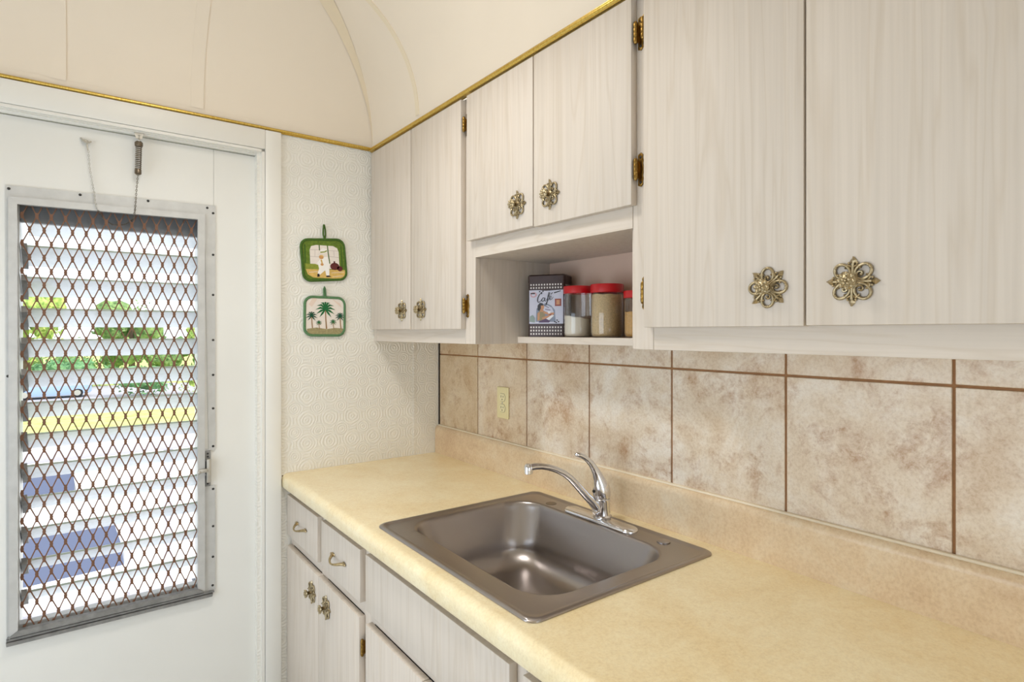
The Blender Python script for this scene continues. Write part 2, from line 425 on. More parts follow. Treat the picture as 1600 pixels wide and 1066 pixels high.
lt.mat(1).box(-.9035, -.8905, .008, .024, .915, .995, .002, 2).box(-.928, -.9, .003, .012, .951, .964, .003, 2).ball((-.927, .006, .955), (.006, .006, .007))
lt.mat(2).box(-.9075, -.9035, .021, .0255, .945, .987)
for z in (1.012, 1.002, .925, .910): lt.ball((-.8985, .0215, z), (.003, .0015, .003))
lt.build('latch', [ALUD, PLATED, SCREW], door)
# expanded metal security mesh, one object
em = MB(); HX, HZ = .01690, .04085; X0, Z0 = -1.3684 - HX * 2, .5457 - HZ
yc = .036
def inwin(x, z): return -1.399 < x < -.9265 and .556 < z < 1.815
for mm in range(-1, 30):
    for j in range(0, 33):
        xa = X0 + HX * (mm if (mm + j) % 2 == 0 else mm + 1); xb = X0 + HX * (mm if (mm + j + 1) % 2 == 0 else mm + 1)
        za, zb = Z0 + HZ * j, Z0 + HZ * (j + 1)
        if not (inwin(xa, za) and inwin(xb, zb)):
            zb2 = min(zb, 1.814); za2 = max(za, .557)
            if zb2 <= za2 or not (-1.40 < min(xa, xb) and max(xa, xb) < -.922): continue
            f0, f1 = (za2 - za) / HZ, (zb2 - za) / HZ; xa, xb = xa + (xb - xa) * f0, xa + (xb - xa) * f1; za, zb = za2, zb2
        s = 1 if xb > xa else -1; w = .0017
        em.prism([(xa - w, yc - .0012 * s, za), (xa + w, yc - .0012 * s, za), (xb + w, yc + .0012 * s, zb), (xb - w, yc + .0012 * s, zb)], (0, .0022, 0))
        if (mm + j) % 2 == 0 and inwin(xa, za + .01) :
            em.prism([(xa - .0022, yc - .0014, za - .0095), (xa + .0022, yc - .0014, za - .0095), (xa + .0044, yc - .0014, za), (xa + .0022, yc - .0014, za + .0095), (xa - .0022, yc - .0014, za + .0095), (xa - .0044, yc - .0014, za)], (0, .0028, 0))
em.build('security_mesh', BROWNMESH, door, flat=True)
# louvre panes, header and side channels
lv = MB()
for k in range(-1, 14):
    z = 1.6886 - .0945 * k
    if z < .56: continue
    m0, m1 = (.084, z), (.084 + .082, z - .052)
    for mi, (p, q, tt) in enumerate(((m0, m1, .0050),)):
        lv.mat(0).loft([[(-1.376, p[0], p[1]), (-.913, p[0], p[1]), (-.913, q[0], q[1]), (-1.376, q[0], q[1])],
                        [(-1.376, p[0] - .003, p[1] - .0045), (-.913, p[0] - .003, p[1] - .0045), (-.913, q[0] - .003, q[1] - .0045), (-1.376, q[0] - .003, q[1] - .0045)]], True, True)
        lv.mat(1).box(-1.376, -.913, p[0] - .0042, p[0] - .0005, p[1] - .0048, p[1] + .0005)
lv.build('louvre_panes', [PANE, EDGE], door)
hd = MB().box(-1.402, -.915, .062, .085, 1.755, 1.82).box(-.9225, -.905, .0335, .2, .53, .5301)
hd.mat(1).box(-1.405, -1.392, .05, .2, .53, 1.82).box(-.912, -.900, .05, .2, .53, 1.82)
hd.box(-1.402, -.915, .055, .09, .53, .563)
for k in range(0, 13):
    z = 1.6886 - .0945 * k
    hd.mat(2).prism([(-1.390, .078, z - .012), (-1.390, .084, z + .006), (-1.390, .16, z - .046), (-1.390, .155, z - .066)], (.014, 0, 0))
hd.build('louvre_channel', [HEADER, ALU, ALUD], door)
# spring and chains above the window
def chain(m, pts, L=.0075, r=.00075):
    P_ = [Vector(p) for p in pts]; k = 0
    for a, b in zip(P_, P_[1:]):
        n_ = max(1, int((b - a).length / (L * .78)))
        for i in range(n_):
            c = a.lerp(b, (i + .5) / n_); dr = (b - a).normalized(); k += 1
            side = dr.cross(Vector((0, 1, 0))).normalized() if k % 2 else Vector((0, 1, 0))
            m.tube([c + dr * math.cos(q / 10 * 2 * PI) * L / 2 + side * math.sin(q / 10 * 2 * PI) * L * .28 for q in range(10)], r, 5, closed=True)
sp = thing('door_spring', (-1.0995, .005, 2.05), 'steel coil spring with short chain hanging from the top of the white door casing', 'door spring')
m = MB(); m.prism([(-1.112, .002, 2.0635), (-1.084, .002, 2.0635), (-1.091, .002, 2.042), (-1.106, .002, 2.042)], (0, .0035, 0))
m.ball((-1.0985, .001, 2.053), (.003, .002, .003)); m.tube([(-1.0985, -.001, 2.045), (-1.0985, -.006, 2.036), (-1.0985, -.002, 2.028)], .0022, 8)
m.build('bracket', PLATED, sp)
m = MB(); pts = []
for k in range(15 * 14 + 1):
    a = k / 14 * 2 * PI; f = k / (15 * 14); pts.append((-1.0987 - .002 * f + .0078 * math.cos(a), .002 + .0078 * math.sin(a), 2.026 - .088 * f))
m.tube(pts, .0016, 6); m.lathe([(.0105, 2.018), (.0115, 2.022), (.0115, 2.030), (.0075, 2.034)], (-1.0987, .002, 0), 'z', 16)
m.lathe([(.006, 1.928), (.0095, 1.931), (.0095, 1.943), (.0085, 1.945)], (-1.1007, .002, 0), 'z', 16); m.build('coil', SPRING, sp)
m = MB(); chain(m, [(-1.1010, .002, 1.930), (-1.105, .006, 1.875), (-1.1075, .012, 1.82), (-1.1120, .013, 1.79)]); m.build('chain', SPRING, sp)
ch = thing('safety_chain', (-1.235, .02, 2.02), 'thin slack chain on a bent hook left of the coil spring above the door window', 'chain')
m = MB(); m.tube([(-1.247, .028, 2.022), (-1.24, .02, 2.012), (-1.232, .014, 2.006), (-1.226, .016, 2.010), (-1.2215, .02, 2.014)], .0026, 8)
m.tube([(-1.2360, .027, 2.012), (-1.232, .018, 2.004), (-1.229, .018, 1.985)], .0024, 8); m.ball((-1.236, .027, 2.014), (.009, .004, .006)); m.build('hook', PLATED, ch)
m = MB(); chain(m, [(-1.2285, .018, 1.985), (-1.225, .02, 1.935), (-1.2185, .022, 1.89), (-1.213, .014, 1.85), (-1.2105, .012, 1.815), (-1.2045, .014, 1.803)]); m.build('chain', PLATED, ch)
m = MB(); chain(m, [(-1.2045, .014, 1.803), (-1.19, .045, 1.785), (-1.165, .05, 1.768), (-1.135, .05, 1.772), (-1.118, .045, 1.783), (-1.1120, .013, 1.79)]); m.build('chain', SPRING, ch)

# ------------------------------------------------------------------ cabinet hardware
def knob_mesh():
    m = MB()
    def yz(r, a, x=-.002): return (x, r * math.cos(a), r * math.sin(a))
    for k in range(4):
        a = PI / 4 + k * PI / 2; cr, rr = .0205, .0112
        ring = []
        for q in range(20):
            b = q / 20 * 2 * PI
            rad = rr * (1 + .10 * math.cos(2 * b))
            ring.append(Vector(yz(cr, a, -.0028)) + Vector((0, rad * math.cos(b + a), rad * math.sin(b + a))))
        m.tube(ring, .0024, 7, closed=True)
        cur = []                                            # inner curl of each scroll
        for q in range(12):
            b = q / 11 * 1.5 * PI; rad = .0058 * (1 - q / 14)
            cur.append(Vector(yz(cr - .0045, a, -.003)) + Vector((0, rad * math.cos(b + a + PI), rad * math.sin(b + a + PI))))
        m.tube(cur, [.0019] * 11 + [.0012], 6); m.ball(cur[-1], .0024, 8, 6)
        for da in (-.07, .07):                              # cleft on the outer side of each scroll
            m.ball(yz(cr + rr + .0006, a + da, -.0038), (.0022, .0022, .0022), 8, 6)
        t = k * PI / 2                                      # pointed leaf tips
        R = Matrix.Rotation(t, 3, 'X')
        m.loft([[R @ Vector((x, r, w)) for (x, r, w) in ((-.001, .0255 + dr * .012, ww * .0052), (-.0052, .0255 + dr * .012, 0), (-.001, .0255 + dr * .012, -ww * .0052))]
                for dr, ww in ((0, .5), (.35, 1), (.6, .85), (1.0, .05))], True, True)
        m.tube([R @ Vector((-.003, r, 0)) for r in (.008, .017, .027)], [.0028, .0022, .0026], 6)
        for sg in (-1, 1):
            m.tube([R @ Vector((-.003, r, sg * w)) for r, w in ((.0215, .0015), (.0245, .0058), (.0222, .0092), (.0190, .0105))], [.0018, .0022, .0022, .0016], 6)
            m.ball(R @ Vector((-.003, .0275, sg * .0058)), .0021, 8, 6)
    m.lathe([(.0002, -.0058), (.006, -.0058), (.0105, -.0042), (.0115, -.001), (.0115, 0)], (0, 0, 0), 'x', 20)
    m.lathe([(.0060, -.004), (.0048, -.009), (.0055, -.016), (.0105, -.0185), (.0125, -.0205), (.0105, -.0235), (.0002, -.0258)], (0, 0, 0), 'x', 20)
    for k in range(8):
        a = k * PI / 4; R = Matrix.Rotation(a, 3, 'X')
        m.ball(R @ Vector((-.0222, .0095, 0)), (.0028, .0045, .0034), 8, 6, R @ Matrix.Rotation(.35, 3, 'Z'))
    for k in range(5):
        a = k * 2 * PI / 5 + .3; R = Matrix.Rotation(a, 3, 'X')
        m.ball(R @ Vector((-.0250, .0046, 0)), (.0022, .0034, .0027), 8, 6, R)
    m.ball((-.0265, 0, 0), .0021, 8, 6)
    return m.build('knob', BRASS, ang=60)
KNOB = knob_mesh(); COL.objects.unlink(KNOB)
KNOB_USED = []
def knob(door_o, root, x, y, z, rot=0):
    k = KNOB.copy(); COL.objects.link(k); k.parent = door_o
    k.location = Vector((x, y, z)) - Vector(root.location); k.rotation_euler.x = math.radians(rot); return k
def hinge_mesh():
    m = MB()
    prof = [(.0001, -.0235), (.0030, -.023), (.0046, -.020)]
    for k in range(4):
        z0 = -.020 + k * .010; prof += [(.0046, z0 + .0004), (.0050, z0 + .002), (.0050, z0 + .008), (.0046, z0 + .0096), (.0038, z0 + .0099)]
    prof += [(.0046, .0203), (.0030, .023), (.0001, .0235)]
    m.lathe(prof, (-.0125, -.0045, 0), 'z', 12)
    out = [(-.002, -.033), (-.010, -.036), (-.0155, -.031), (-.014, -.026), (-.0165, -.019), (-.0145, -.013), (-.0165, -.006), (-.0180, 0), (-.0165, .006), (-.0145, .013), (-.0165, .019), (-.014, .026), (-.0155, .031), (-.010, .036), (-.002, .033)]
    m.prism([(-.0005, y, z) for y, z in out], (-.0016, 0, 0))
    m.tube([(-.0024, y * .86 - .001, z * .93) for y, z in out], .0011, 6)
    m.box(-.0130, -.001, -.0052, -.0028, -.018, .018)
    m.mat(1)
    for z in (-.0265, .0265): m.ball((-.0022, -.009, z), (.0016, .0032, .0032), 10, 6)
    return m.build('hinge', [HBRASS, SCREW], ang=50)
HBRASS = simple('aged_hinge_brass', rgb(176, 140, 74), .3, 1.0, var=.5, vs=120)
HINGE = hinge_mesh(); COL.objects.unlink(HINGE)
def hinge(door_o, root, y, z, x=-.305, flip=False):
    h = HINGE.copy(); COL.objects.link(h); h.parent = door_o
    h.location = Vector((x, y, z)) - Vector(root.location)
    if flip: h.rotation_euler.x = PI
    return h
def pull_mesh():
    m = MB()
    for s in (-1, 1):
        m.ball((-.003, s * .045, .0), (.0035, .013, .0062), 12, 8, Matrix.Rotation(s * .15, 3, 'Z'))
        m.ball((-.004, s * .055, .0), (.003, .005, .0036), 8, 6)
    pts = [(-.003, -.047, 0), (-.009, -.038, -.001), (-.018, -.026, -.004), (-.0235, -.012, -.007), (-.025, 0, -.008), (-.0235, .012, -.007), (-.018, .026, -.004), (-.009, .038, -.001), (-.003, .047, 0)]
    m.tube(pts, [.0048, .0046, .0038, .0030, .0028, .0030, .0038, .0046, .0048], 10)
    return m.build('pull', GOLD2)
GOLD2 = simple('pale_brass', rgb(206, 184, 140), 0.28, 1.0, var=0.45, vs=90)
PULL = pull_mesh(); COL.objects.unlink(PULL)

# ------------------------------------------------------------------ upper cabinets
FX, DF = -.305, -.324      # face frame plane and door face plane
def door_slab(m, y0, y1, z0, z1, xf=DF, th=.0185): return m.box(xf, xf + th, y0, y1, z0, z1, .0016, 2)
# left unit
u1 = thing('wall_cabinet', (-.16, -.37, 1.391), 'tall narrow two-door pale laminate wall cabinet in the corner beside the two potholders', 'cabinet', 'wall cabinets over the counter')
m = MB(); m.box(FX + .0165, -.002, -.737, -.719, 1.391, 2.139).box(FX + .0165, -.002, -.0185, -.001, 1.391, 2.139).box(FX + .0165, -.002, -.72, -.018, 1.412, 1.428)
m.box(-.012, -.002, -.72, -.018, 1.428, 2.139)
m.build('carcass', LAM_V, u1)
m = MB(); m.box(FX, FX + .018, -.737, -.682, 1.391, 2.1395, .0008, 1).box(FX, FX + .018, -.0265, -.0012, 1.391, 2.1395, .0008, 1).box(FX, FX + .018, -.3700, -.34, 1.4395, 2.1, .0006, 1)
m.mat(1).box(FX + .0002, FX + .018, -.6815, -.027, 1.391, 1.4395, .0006, 1).box(FX + .0002, FX + .018, -.6815, -.027, 2.1, 2.1395)
m.build('face_frame', [LAM_V, LAM_H], u1)
d1 = door_slab(MB(), -.3525, -.0165, 1.4375, 2.1345).build('door', LAM_V, u1)
d2 = door_slab(MB(), -.6848, -.3590, 1.4365, 2.1345).build('door', LAM_V, u1)
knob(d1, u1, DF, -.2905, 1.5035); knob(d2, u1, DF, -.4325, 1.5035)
hinge(d2, u1, -.6872, 2.058); hinge(d2, u1, -.6872, 1.507)
# middle unit with open niche
u2 = thing('wall_cabinet', (-.16, -1.045, 1.391), 'short two-door pale laminate wall cabinet above the open niche holding the tin and jars', 'cabinet', 'wall cabinets over the counter')
m = MB(); m.box(-.285, -.002, -1.349, -.7375, 1.651, 1.667).box(FX + .018, -.002, -1.349, -1.333, 1.394, 1.651).box(FX + .0185, -.012, -.754, -.738, 1.667, 2.139).box(FX + .0185, -.012, -1.349, -1.333, 1.667, 2.139)
m.build('carcass', LAM_V, u2)
MB().box(-.0140, -.0082, -1.333, -.7375, 1.394, 1.651).build('back_panel', NICHE, u2)
m = MB(); m.box(FX, FX + .018, -1.035 - .013, -1.035 + .013, 1.7003, 2.0997)
m.mat(1).box(FX, FX + .018, -1.3492, -.7378, 1.6505, 1.7).box(FX, FX + .018, -1.3492, -.7378, 2.1, 2.1395)
m.build('face_frame', [LAM_V, LAM_H], u2)
MB().box(-.147, -.0142, -1.333, -.7376, 1.3927, 1.4125, .001, 1).build('shelf', LAM_H, u2)
d3 = door_slab(MB(), -1.0318, -.7176, 1.7000, 2.1345).build('door', LAM_V, u2)
d4 = door_slab(MB(), -1.3615, -1.0356, 1.6965, 2.1345).build('door', LAM_V, u2)
knob(d3, u2, DF, -.9690, 1.764); knob(d4, u2, DF, -1.1005, 1.7665)
hinge(d4, u2, -1.3640, 2.0575); hinge(d4, u2, -1.3640, 1.770)
# right unit
u3 = thing('wall_cabinet', (-.16, -1.75, 1.391), 'large two-door pale laminate wall cabinet with big brass rosette knobs at right', 'cabinet', 'wall cabinets over the counter')
YE = -2.12
m = MB(); m.box(FX + .0185, -.002, -1.367, -1.3505, 1.391, 2.139).box(FX + .0185, -.002, YE, YE + .016, 1.391, 2.139).box(FX + .0185, -.002, YE + .016, -1.367, 1.415, 1.431).box(-.012, -.002, YE + .016, -1.367, 1.431, 2.139)
m.build('carcass', LAM_V, u3)
m = MB(); m.box(FX, FX + .018, -1.4052, -1.3502, 1.391, 2.1395, .0008, 1).box(FX, FX + .018, YE, YE + .055, 1.391, 2.1395, .0008, 1).box(FX, FX + .018, -1.745, -1.705, 1.4392, 2.1, .0006, 1)
m.mat(1).box(FX + .0002, FX + .018, YE + .055, -1.4058, 1.391, 1.4392, .0006, 1).box(FX + .0002, FX + .018, YE + .055, -1.4058, 2.1, 2.1395)
m.build('face_frame', [LAM_V, LAM_H], u3)
d5 = door_slab(MB(), -1.7245, -1.3950, 1.4375, 2.1345).build('door', LAM_V, u3)
d6 = door_slab(MB(), -2.0750, -1.7280, 1.4385, 2.1345).build('door', LAM_V, u3)
knob(d5, u3, DF, -1.6650, 1.5030, 45); knob(d6, u3, DF, -1.7990, 1.5040, 2)
hinge(d5, u3, -1.3925, 1.5095, flip=True); hinge(d5, u3, -1.3925, 2.06, flip=True)

# ------------------------------------------------------------------ base cabinets
BF, BD = -.626, -.645
def base_unit(label, y0, y1, loc):
    u = thing('base_cabinet', loc, label, 'cabinet', 'base cabinets under the counter')
    m = MB(); m.box(BF + .0185, -.002, y0 + .0005, y0 + .016, .09, .861).box(BF + .0185, -.002, y1 - .016, y1 - .0005, .09, .861).box(BF + .0185, -.002, y0 + .016, y1 - .016, .09, .106)
    m.box(-.56, -.545, y0 + .0005, y1 - .0005, .0, .09).box(-.04, -.025, y0 + .0005, y1 - .0005, .0, .09)
    m.build('carcass', LAM_V, u)
    return u
def ff(u, stiles, rails):
    m = MB()
    for a, b in stiles: m.box(BF, BF + .018, a, b, .09, .861, .0006, 1)
    m.mat(1)
    for a, b, z0, z1 in rails: m.box(BF + .0002, BF + .018, a, b, z0, z1, .0005, 1)
    m.build('face_frame', [LAM_V, LAM_H], u)
def bdoor(u, y0, y1, z0, z1, nm='door'): return door_slab(MB(), y0, y1, z0, z1, BD).build(nm, LAM_V, u)
b1 = base_unit('corner base cabinet with two small drawers over two doors beside the door casing', -.7, -.001, (-.31, -.35, 0))
ff(b1, ((-.7, -.672), (-.029, -.0015), (-.385, -.33)), [(a, b, z0, z1) for a, b in ((-.672, -.385), (-.33, -.029)) for z0, z1 in ((.825, .861), (.655, .705), (.09, .125))])
def drawer(u, y0, y1, yp, zp=.755):
    o = bdoor(u, y0, y1, .694, .8385, 'drawer'); p = PULL.copy(); COL.objects.link(p); p.parent = o
    p.location = Vector((BD, yp, zp)) - Vector(u.location); return o
drawer(b1, -.3415, -.0100, -.181, .7655); drawer(b1, -.6855, -.3780, -.530, .765)
e1 = bdoor(b1, -.3480, -.0080, .115, .6535); e2 = bdoor(b1, -.6800, -.3510, .115, .6535)
knob(e1, b1, BD, -.2930, .5840); knob(e2, b1, BD, -.4270, .5845)
h = hinge(e2, b1, -.6825, .572, BF); h2 = hinge(e2, b1, -.6825, .19, BF)
b2 = base_unit('wide sink base cabinet with a plain false front panel below the sink', -1.39, -.7005, (-.31, -1.045, 0))
ff(b2, ((-.742, -.7008), (-1.3898, -1.35)), [(-1.35, -.742, .825, .861), (-1.35, -.742, .655, .705), (-1.35, -.742, .09, .125)])
bdoor(b2, -1.3630, -.7240, .690, .8385, 'front_panel')
e3 = bdoor(b2, -1.0400, -.7240, .115, .6535); e4 = bdoor(b2, -1.3630, -1.0430, .115, .6535)
knob(e3, b2, BD, -.9850, .5850); knob(e4, b2, BD, -1.1, .585)
b3 = base_unit('base cabinet at the right end of the counter, its drawer edge just showing at bottom', -2.6, -1.3905, (-.31, -1.995, 0))
ff(b3, ((-1.425, -1.391), (-2.6, -2.56), (-1.995, -1.955)), [(a, b, z0, z1) for a, b in ((-1.955, -1.425), (-2.56, -1.995)) for z0, z1 in ((.825, .861), (.655, .705), (.09, .125))])
drawer(b3, -1.9600, -1.4020, -1.68); drawer(b3, -2.58, -1.985, -2.28)
e5 = bdoor(b3, -1.68, -1.4020, .115, .6535); e6 = bdoor(b3, -1.96, -1.683, .115, .6535); knob(e5, b3, BD, -1.63, .585); knob(e6, b3, BD, -1.73, .585)
bdoor(b3, -2.28, -1.985, .115, .6535); bdoor(b3, -2.58, -2.283, .115, .6535)

# ------------------------------------------------------------------ countertop
CT = .913
ct = thing('countertop', (-.33, -1.3, .862), 'mottled beige laminate countertop with rounded front edge and low backsplash lip', 'countertop')
SX0, SX1, SY0, SY1 = -.612, -.088, -1.385, -.752
CY0, CY1 = -2.62, -.0008
m = MB()
prof = [(-.560, CT), (-.640, CT)]
for k in range(1, 9):
    a = k / 8 * PI / 2; prof.append((-.640 - .022 * math.sin(a), CT - .022 + .022 * math.cos(a)))
prof += [(-.662, .872), (-.659, .8645), (-.652, .862), (-.645, .862), (-.645, .876)]
SXF = SX0
def ext(pf, y0, y1): m.loft([[(x, y0, z) for x, z in pf], [(x, y1, z) for x, z in pf]], True, True)
pf = [(SX0, CT)] + prof[1:] + [(SX0, .876)]
ext(pf, CY0, CY1)
m.box(SX0, -.001, SY1, CY1, .876, CT).box(SX0, -.001, CY0, SY0, .876, CT).box(SX1, -.001, SY0, SY1, .876, CT)
m.mat(1).box(-.66, -.62, CY1 - .0001, CY1 + .0004, .872, CT - .006)
m.build('worktop', [COUNTER, simple('raw_counter_edge', rgb(84, 58, 40), .8)], ct, ang=30)
m = MB(); lp = [(-.0085, CT), (-.0285, CT), (-.0275, 1.008)]
for k in range(1, 9):
    a = k / 8 * PI / 2; lp.append((-.0155 - .012 * math.cos(a), 1.008 + .019 * math.sin(a)))
lp += [(-.0085, 1.0275)]
m.loft([[(x, CY0, z) for x, z in lp], [(x, CY1, z) for x, z in lp]], True, True); m.build('backsplash_lip', LIP, ct, ang=30)
m = MB(); m.tube([(-.0100, CY0, 1.0290), (-.0100, CY1 - .004, 1.0275)], .0054, 8, sq=(1.2, .8)); m.build('caulk_bead', CAULK, ct)

# ------------------------------------------------------------------ sink
def rrect(cx, cy, hx, hy, r, z, n=10, tilt=0):
    pts = []
    for q, (sx, sy) in enumerate(((1, 1), (-1, 1), (-1, -1), (1, -1))):
        for k in range(n + 1):
            a = q * PI / 2 + k / n * PI / 2
            pts.append((cx + sx * (hx - r) + r * math.cos(a), cy + sy * (hy - r) + r * math.sin(a), z))
        # straight runs get extra points for even shading
        a2 = (q + 1) * PI / 2
    return pts
sk = thing('kitchen_sink', (-.348, -1.066, CT), 'single bowl drop-in stainless steel sink set into the beige counter', 'sink')
ocx, ocy, ohx, ohy = -.3485, -1.0695, .2740, .3275
icx, icy = -.3525, -1.058; ihx, ihy = .203, .2815
m = MB()
Ls = [rrect(ocx, ocy, ohx, ohy, .024, CT + .0002), rrect(ocx, ocy, ohx, ohy, .024, CT + .0035), rrect(ocx, ocy, ohx - .003, ohy - .003, .027, CT + .0062),
      rrect(ocx, ocy, ohx - .009, ohy - .009, .026, CT + .0062), rrect(ocx, ocy, ohx - .013, ohy - .013, .025, CT + .0030), rrect(ocx, ocy, ohx - .020, ohy - .020, .03, CT + .0024),
      rrect(icx, icy, ihx + .006, ihy + .006, .090, CT + .0024), rrect(icx, icy, ihx + .001, ihy + .001, .086, CT + .0012), rrect(icx, icy, ihx - .003, ihy - .003, .083, CT - .004),
      rrect(icx, icy, ihx - .005, ihy - .005, .082, CT - .012)]
dep = .165; rb = .055
for k in range(1, 5): Ls.append(rrect(icx, icy, ihx - .005 - .035 * k / 5, ihy - .005 - .035 * k / 5, .082, CT - .012 - (dep - rb - .012) * k / 5))
for k in range(0, 11):
    a = k / 10 * PI / 2
    ins = .034 + rb * (1 - math.cos(a))
    Ls.append(rrect(icx, icy, ihx - ins - .006, ihy - ins - .006, max(.03, .082 + rb * (1 - math.cos(a)) * .2), CT - dep + rb - rb * math.sin(a)))
# gentle fall to the drain
cxx = (icx + .0, icy + .0)
for f, dz in ((.6, .004), (.3, .008)):
    L0 = Ls[-1] if f == .6 else base
    if f == .6: base = Ls[-1]
    Ls.append([(cxx[0] + (p[0] - cxx[0]) * f, cxx[1] + (p[1] - cxx[1]) * f, CT - dep - dz) for p in base])
nL = len(Ls[0]); Ls.append([(cxx[0] + .045 * math.cos(2 * PI * (i + .5) / nL), cxx[1] + .045 * math.sin(2 * PI * (i + .5) / nL), CT - dep - .009) for i in range(nL)])
m.loft(Ls)
m.build('basin', STEEL, sk, ang=60)
m = MB(); m.lathe([(.056, .0015), (.054, .003), (.045, .002), (.041, -.004), (.034, -.014), (.0, -.016)], (cxx[0], cxx[1], CT - dep - .0085), 'z', 28, caps=False); m.build('drain', CHROME, sk)
m = MB(); m.lathe([(.0165, .0025), (.0165, .0052), (.0135, .0065), (.0, .0065)], (-.113, -1.278, CT), 'z', 24, caps=False); m.build('hole_cap', STEEL, sk)
m = MB(); m.lathe([(.0165, .0022), (.016, .0032), (.0, .0034)], (-.124, -.872, CT), 'z', 24, caps=False); m.build('hole_cap', simple('dark_steel_cap', rgb(120, 112, 104), .3, 1.0), sk)

# ------------------------------------------------------------------ faucet
fc = thing('kitchen_faucet', (-.105, -1.07, CT + .0026), 'chrome single lever kitchen faucet on an oblong deck plate behind the sink bowl', 'faucet')
zb = CT + .0026
m = MB()
pl = [rrect(-.1220, -1.0695, .0250 - i, .1285 - i, .0245 - i, z) for i, z in ((0, zb), (0, zb + .004), (.002, zb + .0075), (.006, zb + .0095))]
m.loft(pl, True, True); m.build('deck_plate', CHROME, fc, ang=50)
m = MB(); m.lathe([(.0245, zb + .009), (.027, zb + .013), (.0222, zb + .016), (.0215, zb + .050), (.0226, zb + .052), (.0226, zb + .058), (.0212, zb + .0595)], (-.112, -1.07, 0), 'z', 32); m.build('body', CHROME, fc)
B0 = Vector((-.112, -1.07, 0)); SD = Vector((-.22, .05, 0))
def sp3(s, z): return (B0.x + SD.x * s, B0.y + SD.y * s, z)
m = MB(); m.tube([sp3(.035, .944), sp3(.08, .953), sp3(.14, .9690), sp3(.225, .9874), sp3(.30, 1.0060), sp3(.37, 1.0235), sp3(.45, 1.0415), sp3(.526, 1.0545), sp3(.63, 1.0665), sp3(.73, 1.0745), sp3(.82, 1.0790), sp3(.904, 1.0805), sp3(.965, 1.0790)],
       [.0150, .0145, .0130, .0115, .0108, .0104, .0098, .0094, .0090, .0088, .0088, .0092, .0096], 16, sq=(1.12, .92))
m.tube([sp3(.015, .945), sp3(.1, .949)], [.0165, .0150], 16)
m.build('spout', CHROME, fc, ang=70)
m = MB(); t0 = sp3(.985, 0); m.lathe([(.0098, 1.0635), (.0112, 1.0645), (.0115, 1.0725), (.0105, 1.083), (.007, 1.0885), (.0002, 1.0895)], (t0[0], t0[1], 0), 'z', 20); m.build('aerator', CHROME, fc)
m = MB(); pts = [(0.0, .9728), (0.002, .980), (.004, .990), (.012, 1.004), (.030, 1.0175), (.050, 1.031), (.077, 1.0455), (.115, 1.0600), (.158, 1.0735), (.205, 1.0840), (.251, 1.0915), (.305, 1.0975), (.350, 1.1005), (.372, 1.1005)]
rr = [.0205, .0232, .0242, .0232, .0195, .0150, .0118, .0098, .0086, .0078, .0072, .0066, .0060, .0030]
m.tube([sp3(s, z) for s, z in pts], rr, 18); m.mat(1).ball(sp3(.118, .9965), (.003, .0045, .0045), 8, 6)
m.build('handle', [CHROME, SCREW], fc, ang=70)

# ------------------------------------------------------------------ outlet
ol = thing('power_outlet', (-.0075, -.472, 1.169), 'almond plastic duplex power outlet on the tiled backsplash', 'outlet')
yo, zo = -.4715, 1.1690
m = MB().box(-.0135, -.0076, yo - .0350, yo + .0350, zo - .0575, zo + .0575, .003, 3); m.build('cover_plate', ALMOND, ol)
for dz in (-.0195, .0195):
    r = MB(); pts = []
    for k in range(28):
        a = k / 28 * 2 * PI; pts.append((-.0134, yo + .0172 * math.cos(a), zo + dz + max(-.0135, min(.0135, .0172 * math.sin(a)))))
    r.prism(pts, (-.0014, 0, 0))
    r.mat(1).box(-.0151, -.0145, yo + .0050, yo + .0074, zo + dz - .001, zo + dz + .0075).box(-.0151, -.0145, yo - .0074, yo - .0050, zo + dz - .000, zo + dz + .0065)
    r.lathe([(.0024, -.0151), (.0024, -.0145)], (0, yo, zo + dz - .0072), 'x', 12)
    # thin shadow groove round the receptacle face
    r.tube([(p[0] - .0002, yo + (p[1] - yo) * 1.03, zo + dz + (p[2] - zo - dz) * 1.03) for p in pts], .0005, 5, closed=True)
    r.build('receptacle', [ALMOND_FACE, DARK], ol)
MB().lathe([(.0032, -.0134), (.0030, -.0146), (.001, -.0150)], (0, yo, zo), 'x', 12).build('screw', PLATED, ol)

